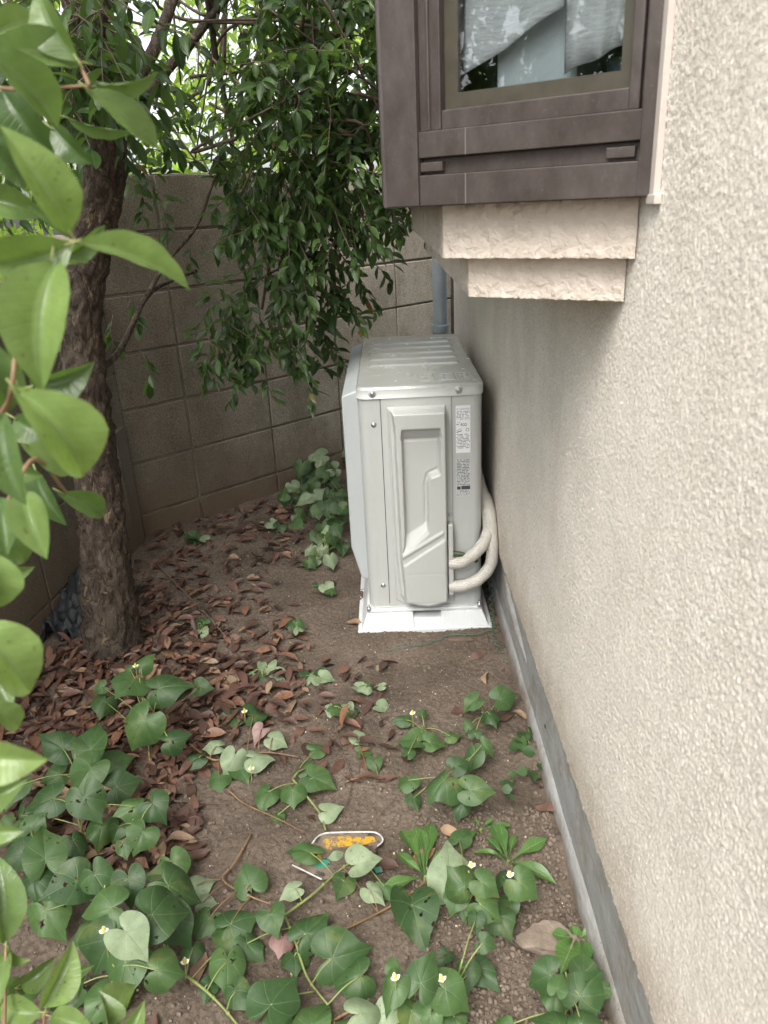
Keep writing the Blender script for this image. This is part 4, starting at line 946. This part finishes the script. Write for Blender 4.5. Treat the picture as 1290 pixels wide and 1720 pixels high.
heartplant('leafy stem lying along the bottom of the soil with a hole-bitten leaf', g2(A, 1000, 1010), [(A,1062,958,155,45,.04,G),(A,850,1040,115,300,.015,G),(A,1000,1080,100,280,.015,G),(A,940,1185,185,60,.05,G),(A,1170,1055,200,15,.04,G),(A,1185,1140,150,200,.03,G)], lying=[A(965,925),A(1000,1010),A(1040,1130),A(1110,1225)])
heartplant('stem with a small white flower bud lying at the bottom left of the soil', g2(A, 640, 1130), [(A,770,1110,145,270,.03,G),(A,655,1050,85,270,.02,G),(A,810,1200,115,300,.03,G),(A,760,1020,80,200,.01,'u'),(A,700,1180,90,240,.01,G)], lying=[A(630,1125),A(700,1180),A(760,1240),A(810,1300)], flowers=[(311,1618,.04)])
heartplant('wilted leaf cluster at the bottom edge of the soil', g2(A, 1140, 1280), [(A,1075,1262,150,60,.03,G),(A,1245,1250,130,10,.05,'u'),(A,930,1280,130,100,.02,G),(A,1160,1290,120,30,.03,G)], lying=[A(1110,1290),A(1190,1245),A(1260,1230)])
heartplant('three-leaved plant standing closest to the outdoor unit', g2(B, 640, 260), [(B,585,205,95,215,.06,G),(B,705,185,100,15,.06,G),(B,657,252,80,300,.05,G),(B,600,300,55,90,.05,G),(B,575,275,50,100,.05,G)])
heartplant('heart-leaved plant below the three-leaved one, leaves stacked down its stem', g2(B, 590, 480), [(B,640,355,80,320,.06,G),(B,550,410,85,30,.08,G),(B,592,400,95,250,.04,G),(B,475,485,145,225,.09,G),(B,612,500,135,355,.09,G),(B,550,568,85,250,.04,G),(B,372,480,95,260,.03,G),(B,395,540,80,280,.02,G)])
heartplant('flowering plant with long low leaves above the yellow-plate area', g2(B, 440, 300), [(B,380,325,130,170,.03,G),(B,465,340,95,350,.03,G),(B,380,365,65,60,.04,G),(B,350,260,70,180,.03,G),(B,530,312,70,10,.02,G),(B,430,240,55,0,.03,G)], flowers=[(693,1200,.05)])
heartplant('plant with a big pale upturned leaf and a white flower in mid soil', g2(B, 570, 960), [(B,515,760,205,95,.05,'u'),(B,540,805,135,140,.11,G),(B,645,822,115,330,.11,G),(B,645,905,135,325,.09,G),(B,695,950,115,300,.05,G),(B,530,882,95,250,.06,G),(B,560,900,80,280,.04,G),(B,560,650,100,60,.03,G)], flowers=[(792,1456,.10),(857,1472,.09)])
heartplant('plant with one drooping dark leaf beside the pale upturned leaf', g2(B, 700, 840), [(B,772,830,125,320,.08,G),(B,690,780,90,120,.06,G),(B,720,890,90,280,.04,G)])
heartplant('long red stem with a wide dark leaf lying in the lower middle', g2(B, 280, 900), [(B,400,935,215,285,.03,G),(B,375,860,100,150,.02,G),(B,260,850,90,320,.03,'u'),(B,150,730,80,40,.01,'u')], lying=[B(-10,1060),B(130,985),B(290,905),B(380,850),B(440,800)])
heartplant('upright bright plant with a white bud at the bottom middle', g2(B, 400, 1260), [(B,430,1115,150,70,.12,G),(B,315,1190,125,250,.11,G),(B,325,1090,60,80,.12,G),(B,380,1275,105,260,.06,G),(B,290,1250,110,200,.03,'u'),(B,500,1070,70,250,.03,G)], flowers=[(664,1645,.135)])
heartplant('plant with a curling stem and white flower right of the bottom middle', g2(B, 480, 1250), [(B,530,1190,145,330,.09,G),(B,642,1025,80,330,.10,G),(B,605,950,80,270,.09,G),(B,632,1125,115,312,.02,G),(B,575,1130,90,270,.04,G),(B,440,1285,90,250,.06,G),(B,540,1285,90,300,.03,G)], flowers=[(742,1647,.10)])
heartplant('broad bluish-green plant at the bottom right against the footing', g2(B, 930, 1260), [(B,825,1135,140,200,.10,G),(B,975,1160,165,65,.11,G),(B,885,1150,85,75,.15,G),(B,870,1205,120,265,.06,G),(B,862,1285,125,150,.10,G),(B,990,1285,125,20,.11,G),(B,968,1090,105,90,.06,G),(B,1050,1175,65,0,.05,G),(B,690,1285,70,120,.03,G)])
# the patch between the unit and the back wall
for (cx_, cy_, k, lb) in ((548, 790, 14, 'heart-leaved clump highest up against the back wall left of the unit'), (505, 830, 11, 'heart-leaved clump at the left end of the patch beside the unit'), (560, 850, 13, 'heart-leaved clump touching the middle of the unit flank'), (545, 920, 10, 'pale heart-leaved clump lowest in the patch beside the unit')):
    ls = []
    for i in range(int(k*1.7)):
        x = cx_+rng.normal(0, 20); y = cy_+rng.normal(0, 20); x = min(x, 576)
        ls.append((None, x, y, rng.uniform(24, 36), rng.uniform(180, 380), rng.uniform(.04, .14) if cy_ < 860 else rng.uniform(.02, .07), 'u' if rng.random() < .25 else 'g'))
    heartplant(lb, g2(None, cx_, cy_+18), ls)
for (x, y, lb) in ((345, 1050, 'single green sprig on the brown leaves right of the trunk'), (495, 1048, 'two-leaved sprig on bare soil left of the white base'), (335, 905, 'pale sprig on leaf litter in the wall corner'), (545, 985, 'small green sprig beside the unit foot'), (465, 880, 'small sprig at the upper edge of the leaf litter')):
    heartplant(lb, g2(None, x, y+8), [(None, x+rng.uniform(-14, 14), y+rng.uniform(-7, 7), rng.uniform(22, 34), rng.uniform(0, 360), .03, 'g' if i else 'u') for i in range(3)])
for (x, y, lb) in ((440, 1130, 'wilted green sprig in the leaf litter below the bare patch'), (540, 1135, 'wilted green sprig on soil left of centre'), (630, 1150, 'crumpled pale leaf cluster on the soil below the base'), (570, 1190, 'small bright green leaf pair in mid soil')):
    heartplant(lb, g2(None, x, y+8), [(None, x+rng.uniform(-24, 24), y+rng.uniform(-10, 10), rng.uniform(20, 40), rng.uniform(0, 360), .012, 'g' if i % 2 else 'u') for i in range(5)])

# rosettes with spoon-shaped leaves
def rosette(label, c, lv, mat=WEED, wide=.29, h=.03, scale=1.):
    p = onz(*c, 0.); e = empty('rosette_weed', (p[0], p[1], 0), label, 'weed', 'broad-leaved weeds'); L = []
    T, F, UV = leaf_tpl(11, wide, .25, .5, 5); T = T.copy()
    for i, (tx, ty) in enumerate(lv):
        t = onz(tx, ty, h); b_ = p+[0, 0, .006]; d = t-b_; L.append((b_, d, np.array([0, -.3, 1.])+rv(.15), np.linalg.norm(d), float(rng.uniform(0, 1))))
    T[:, 1] *= np.interp(T[:, 0], [0, .25, .45, .75, 1], [.30, .16, .55, 1.35, 1.1]); leafmesh('leaves', L, (T, F, UV), mat, e)
    m = MB(); m.tube([p-[0, 0, .005], p+[0, 0, .008]], [.004, .003], 6); m.build('root_crown', STEMG, e); return e
rosette('spoon-leaved weed just right of the yellow plate', B(432, 800), [B(400,610),B(335,700),B(450,590),B(350,600),B(290,820),B(370,730),B(490,700)])
rosette('spoon-leaved weed nearest the footing in mid soil', B(712, 748), [B(685,605),B(735,640),B(842,655),B(865,785),B(808,770),B(640,650),B(600,690),B(660,600)])
rosette('small spoon-leaved weed above the round-leaved weeds left of the footing', B(620, 640), [B(720,610),B(660,590),B(600,590),B(570,660)], h=.02)
rosette('broad oval weed by the footing behind the rock', B(938, 1012), [B(1022,968),B(868,985),B(900,1085),B(985,1065),B(930,955),B(950,960)], wide=.62)
def roundweed(label, c, lv):
    p = onz(*c); e = empty('round_leaf_weed', (p[0], p[1], 0), label, 'weed', 'small round-leaved weeds'); L = []; st = MB()
    for x, y, s in lv:
        q = onz(*B(x, y), .03); d = rv(); d[2] = .1; L.append((q-d/np.linalg.norm(d)*.0*s, d, np.array([0, -.5, 1.])+rv(.15), s*.496/FPX*1.9, float(rng.uniform(0, .6)))); st.tube([p, .5*(p+q)+[0, 0, .006], q], .0009, 5)
    leafmesh('leaves', L, leaf_tpl(8, .8, .12, .2, 5), HEART, e); st.build('stem', STEMG, e)
roundweed('round-leaved weed climbing beside the footing', B(790, 390), [(780,280,48),(735,318,48),(782,332,55),(770,362,65),(808,370,45),(818,405,45),(790,430,50),(750,345,40)])
roundweed('tiny round-leaved seedling left of the footing weed', B(735, 470), [(742,440,38),(725,468,40),(712,445,28)])
roundweed('tiniest round-leaved seedling on bare soil', B(705, 505), [(690,495,32),(716,510,30),(700,480,20)])

# ------------------------------------------------------------------ fallen leaves, litter, crumbs, twigs
dead_me = []
for k in range(7):
    T, F, UV = leaf_tpl(8, .40, .14*(k % 3+.3), .2 if k % 2 else -.12, 5); T = T.copy(); T[:, 2] += .05*np.sin(T[:, 0]*8+k)
    o = mk('fallen_leaf', T, F, DEAD, None, True, UV, {'rnd': np.full(len(T), (.15, .35, .5, .65, .8, .95, .3)[k])}); dead_me.append(o.data); bpy.data.objects.remove(o)
litter_poly = [(0, 1135), (140, 1090), (240, 1040), (225, 950), (250, 905), (330, 880), (420, 850), (500, 850), (520, 890), (460, 960), (430, 1010), (440, 1060), (520, 1130), (510, 1180), (420, 1200), (360, 1260), (300, 1330), (330, 1400), (270, 1480), (150, 1500), (60, 1420), (0, 1400)]
ring = []
while len(ring) < 1650:
    x, y = rng.uniform(0, 640), rng.uniform(845, 1500)
    if not poly_in(x, y, litter_poly): continue
    if x > 480 and 930 < y < 1110: continue
    if rng.random() > (.4+.6*math.exp(-((x-200)/160)**2-((y-1150)/130)**2)) and y > 900 and not (1100 < y < 1250 and x < 330): continue
    p = onz(x, y); ring.append((p[0], p[1]))
while len(ring) < 1920:
    x, y = rng.uniform(240, 640), rng.uniform(900, 1290)
    if x > 520 and y < 1100: continue
    p = onz(x, y); ring.append((p[0], p[1]))
order = sorted(range(len(ring)), key=lambda i: ring[i][1])
lit = []; singles = 0
extra = [B(640,35,),B(635,140),B(275,290),B(325,298),B(250,230),B(515,248),B(345,375),B(370,415),B(300,470),B(340,470),B(220,490),B(798,470),B(800,560),B(810,500),B(480,635),B(345,765),B(375,760),B(720,245),B(200,255),B(735,255),A(635,690),A(715,715),A(565,675),A(1235,720),A(530,1265),A(700,1060),A(640,480),A(590,560),A(1035,590),A(1000,330),A(965,250),B(230,890),A(700,560),A(670,600),(470,1075),(495,1062),(610,1052),(430,1010),(560,975)]
def dl(x, y, s, hz, mesh=None, lb='fallen leaf lying on the bare soil, curled and brown'):
    o = bpy.data.objects.new('fallen_leaf', mesh or dead_me[rng.integers(0, 7)]); COL.objects.link(o)
    o.location = (x, y, gz(x, y)+hz); o.scale = (s, s, s); o.rotation_euler = (rng.normal(0, .3), rng.normal(0, .25), rng.uniform(0, 6.28))
    return tag(o, lb, 'leaf', 'loose brown fallen leaves')
for q_ in extra:
    p = onz(*q_); dl(p[0], p[1], rng.uniform(.045, .07), .007)
step = 0
for i in order:
    x, y = ring[i]
    if singles < 262 and y < 1.75: dl(x, y, rng.uniform(.034, .068), rng.uniform(.005, .02), None, 'brown fallen leaf in the carpet of dead leaves under the tree'); singles += 1
    else:
        d = np.array([*rng.normal(0, 1, 2), rng.normal(0, .25)]); lit.append(((x, y, gz(x, y)+rng.uniform(.003, .02)), d, np.array([0, 0, 1.])+rv(.28), rng.uniform(.028, .066), float(np.clip(rng.normal(.5, .25), 0, 1))))
o = leafmesh('leaf_litter', lit, leaf_tpl(6, .38, .2, .16, 3), DEAD); tag(o, 'carpet of brown dead leaves', 'leaf litter', kind='stuff')
# crumbs of soil and pale grit
def ico():
    import bmesh
    b_ = bmesh.new(); bmesh.ops.create_icosphere(b_, subdivisions=1, radius=1); v = np.array([x.co for x in b_.verts]); f_ = np.array([[q.index for q in x.verts] for x in b_.faces]); b_.free(); return v, f_
IV, IF = ico()
def crumbs(name, pts, sizes, mat):
    N = len(pts); Vv_ = IV[None]*(1+rng.normal(0, .18, (N, len(IV), 1)))*np.array(sizes)[:, None, None]*rng.uniform(.6, 1.1, (N, 1, 3))
    Vv_ = Vv_+np.array(pts)[:, None]; FF = (IF[None]+np.arange(N)[:, None, None]*len(IV)).reshape(-1, 3)
    o = mk(name, Vv_.reshape(-1, 3), FF, mat, None, False); return tag(o, kind='stuff')
pts = []; sz = []
for k in range(9000):
    y = .78+1.9*rng.random()**1.6; x = rng.uniform(-.75, .295)
    if rng.random() < .55: x = rng.uniform(0, .29); y = rng.uniform(.78, 1.25)
    s = .0011+.0055*rng.random()**5; pts.append((x, y, gz(x, y)+s*.25)); sz.append(s)
tag(crumbs('soil_crumbs', pts, sz, CRUMB), 'loose crumbs of dry soil', 'soil')
pts = []; sz = []
for k in range(420):
    y = .8+2.0*rng.random(); x = rng.uniform(-.6, .28); s = .0010+.0016*rng.random()**2; pts.append((x, y, gz(x, y)+s*.5)); sz.append(s)
tag(crumbs('pale_grit', pts, sz, CHIP), 'scattered pale grit on the soil', 'grit')
for q_ in (B(325,715),B(357,705),B(352,722),B(385,695),B(470,565),B(775,665),B(790,878),B(355,820),B(600,760),B(625,760)):
    p = onz(*q_); m = MB(); s = .004; a = rng.uniform(0, 3); m.obox([p[0], p[1], gz(p[0], p[1])-.001], [s*math.cos(a), s*math.sin(a), 0], [-s*math.sin(a), s*math.cos(a), 0], [0, 0, s])
    tag(m.build('pebble', CHIP, bevel=.0012), 'tiny cream coloured pebble lying among the weeds', 'pebble', 'tiny cream pebbles')
# rock
import bmesh
def rock(name, c, s, mat, label, cat='rock', seed=1):
    b_ = bmesh.new(); bmesh.ops.create_icosphere(b_, subdivisions=4, radius=1); r = np.random.default_rng(seed)
    dirs = r.normal(0, 1, (9, 3)); dirs /= np.linalg.norm(dirs, axis=1)[:, None]; cut = r.uniform(.38, .72, 9)
    for v in b_.verts:
        p = np.array(v.co)
        for d_, k in zip(dirs, cut):
            t = p@d_
            if t > k: p = p-d_*(t-k)
        p = p*(1+.03*math.sin(p[0]*13+p[1]*7)+.025*math.sin(p[1]*23+p[2]*11)+.02*math.sin(p[0]*37))
        v.co = Vector(p*np.array(s))
    me = bpy.data.meshes.new(name); b_.to_mesh(me); b_.free(); me.polygons.foreach_set('use_smooth', np.ones(len(me.polygons), bool)); o = link(name, me, None, mat); o.location = c; o.rotation_euler = (0, 0, -.5); return tag(o, label, cat)
p = onz(*B(845, 1025)); rock('rock', (p[0], p[1], .006), (.062, .046, .024), ROCK, 'flat brown rock lying by the footing near the bottom right', seed=4)
p = onz(*B(645, 35)); 
def twig(pts, r, label, mat=WOOD, z=.012):
    m = MB(); q = spline([onz(*a, z) for a in pts], 6); m.tube(q, list(np.linspace(r, r*.6, len(q))), 6); return tag(m.build('twig', mat, smooth=True), label, 'twig')
twig([(262, 945), (300, 985), (345, 1030), (380, 1070)], .0035, 'long bare twig lying diagonally over the leaf litter', z=.03)
twig([A(775, 500), A(830, 545), A(930, 590), A(1030, 640)], .0022, 'thin reddish twig running towards the yellow plate', STEMR)
twig([A(1130, 260), A(1160, 370), A(1190, 470), A(1165, 570)], .0015, 'thin dark root curving down the middle of the soil')
twig([A(590, 535), A(680, 540), A(780, 545)], .002, 'short straight twig at the edge of the left patch')
twig([(400, 935), (425, 920)], .002, 'pale short twig in the upper leaf litter')
twig([B(270, 590), B(335, 520)], .0012, 'very thin twig on the soil between the round-leaved plants')
m = MB(); p = onz(775, 1078); m.obox([p[0]-.04, p[1]-.005, .004], [.075, -.006, 0], [.004, .018, 0], [0, 0, .008]); tag(m.build('wood_chip', WOOD, bevel=.004), 'flat sliver of brown wood on the soil below the white base', 'wood chip')

# buried oval plate with yellow and green paint
def flat(name, pts, z, mat, parent, t=.003):
    m = MB(); P = [onz(*q, z) for q in pts]; c = np.mean(P, 0)
    P = [(p[0], p[1]) for p in P]; ar = sum(P[i][0]*P[(i+1) % len(P)][1]-P[(i+1) % len(P)][0]*P[i][1] for i in range(len(P)))
    if ar < 0: P = P[::-1]
    m.prism(P, z-t, z); return m.build(name, mat, parent)
pz = .0085
pl = [(484,1447),(500,1430),(520,1418),(532,1406),(547,1399.5),(565,1398),(600,1397.5),(622,1397.5),(634,1400),(641,1406),(643,1413),(638,1419),(632,1424),(630,1440),(600,1462),(560,1474),(541,1477),(515,1466),(490,1455)]
c_ = onz(565, 1437); plate = empty('buried_plate', (c_[0], c_[1], 0), 'half-buried plate with white rim and flaking yellow paint in the soil', 'plate')
flat('plate_face', pl, pz-.001, m_plate('plate_black', (.035, .035, .035), .47), plate)
flat('yellow_paint', [(531,1441),(535,1423),(545,1410),(556,1405),(600,1404),(627,1405),(632,1411),(628,1416),(610,1418),(590,1420),(575,1422),(560,1424),(548,1432),(540,1441)], pz+.0005, m_plate('plate_yellow', (.50, .29, .02), .50), plate, .002)
flat('green_paint', [(508,1448),(530,1441),(552,1445),(550,1452),(560,1460),(535,1461),(515,1454)], pz+.0003, m_plate('plate_green', (.02, .27, .18), .50), plate, .002)
flat('green_paint', [(628,1457),(640,1455),(643,1463),(632,1466)], pz+.0003, m_plate('plate_green2', (.02, .22, .18), .56), plate, .002)
flat('soil_skin', [(548,1440),(560,1426),(590,1424),(625,1420),(632,1430),(625,1448),(600,1458),(570,1462),(555,1450)], pz+.0012, SOIL, plate, .002)
RIM = m_simple('white_rim', (.52, .52, .50), .45, noise=.35, scale=90)
m = MB(); q = spline([onz(*p_, pz) for p_ in [(524,1417),(534,1405),(548,1399.5),(575,1398),(622,1397.5),(635,1400.5),(642,1407),(642,1414),(634,1421)]], 6); m.tube(q, .0017, 8)
m.tube([onz(*p_, pz) for p_ in [(491,1453),(510,1462),(540,1477)]], .0014, 8); m.build('rim', RIM, plate, smooth=True)

# black plastic sheet behind the trunk
P = []; n = 26
q0, q1 = onz(62, 1108, .0), onz(150, 1080, .0)
for i in range(n):
    for j in range(n):
        u, v = i/(n-1), j/(n-1)
        x = -1.13+.26*u; y = 1.98+.30*v; z = .10*v+.020*float(samp(TG2, np.array([u*.2]), np.array([v*.2]), .9)[0])+.03
        P.append((x, y, z))
o = mk('plastic_sheet', P, gridfaces(n, n), BLACK, smooth=True); sm = o.modifiers.new('s', 'SOLIDIFY'); sm.thickness = .001; tag(o, 'crumpled black plastic sheet tucked behind the foot of the tree', 'plastic sheet')
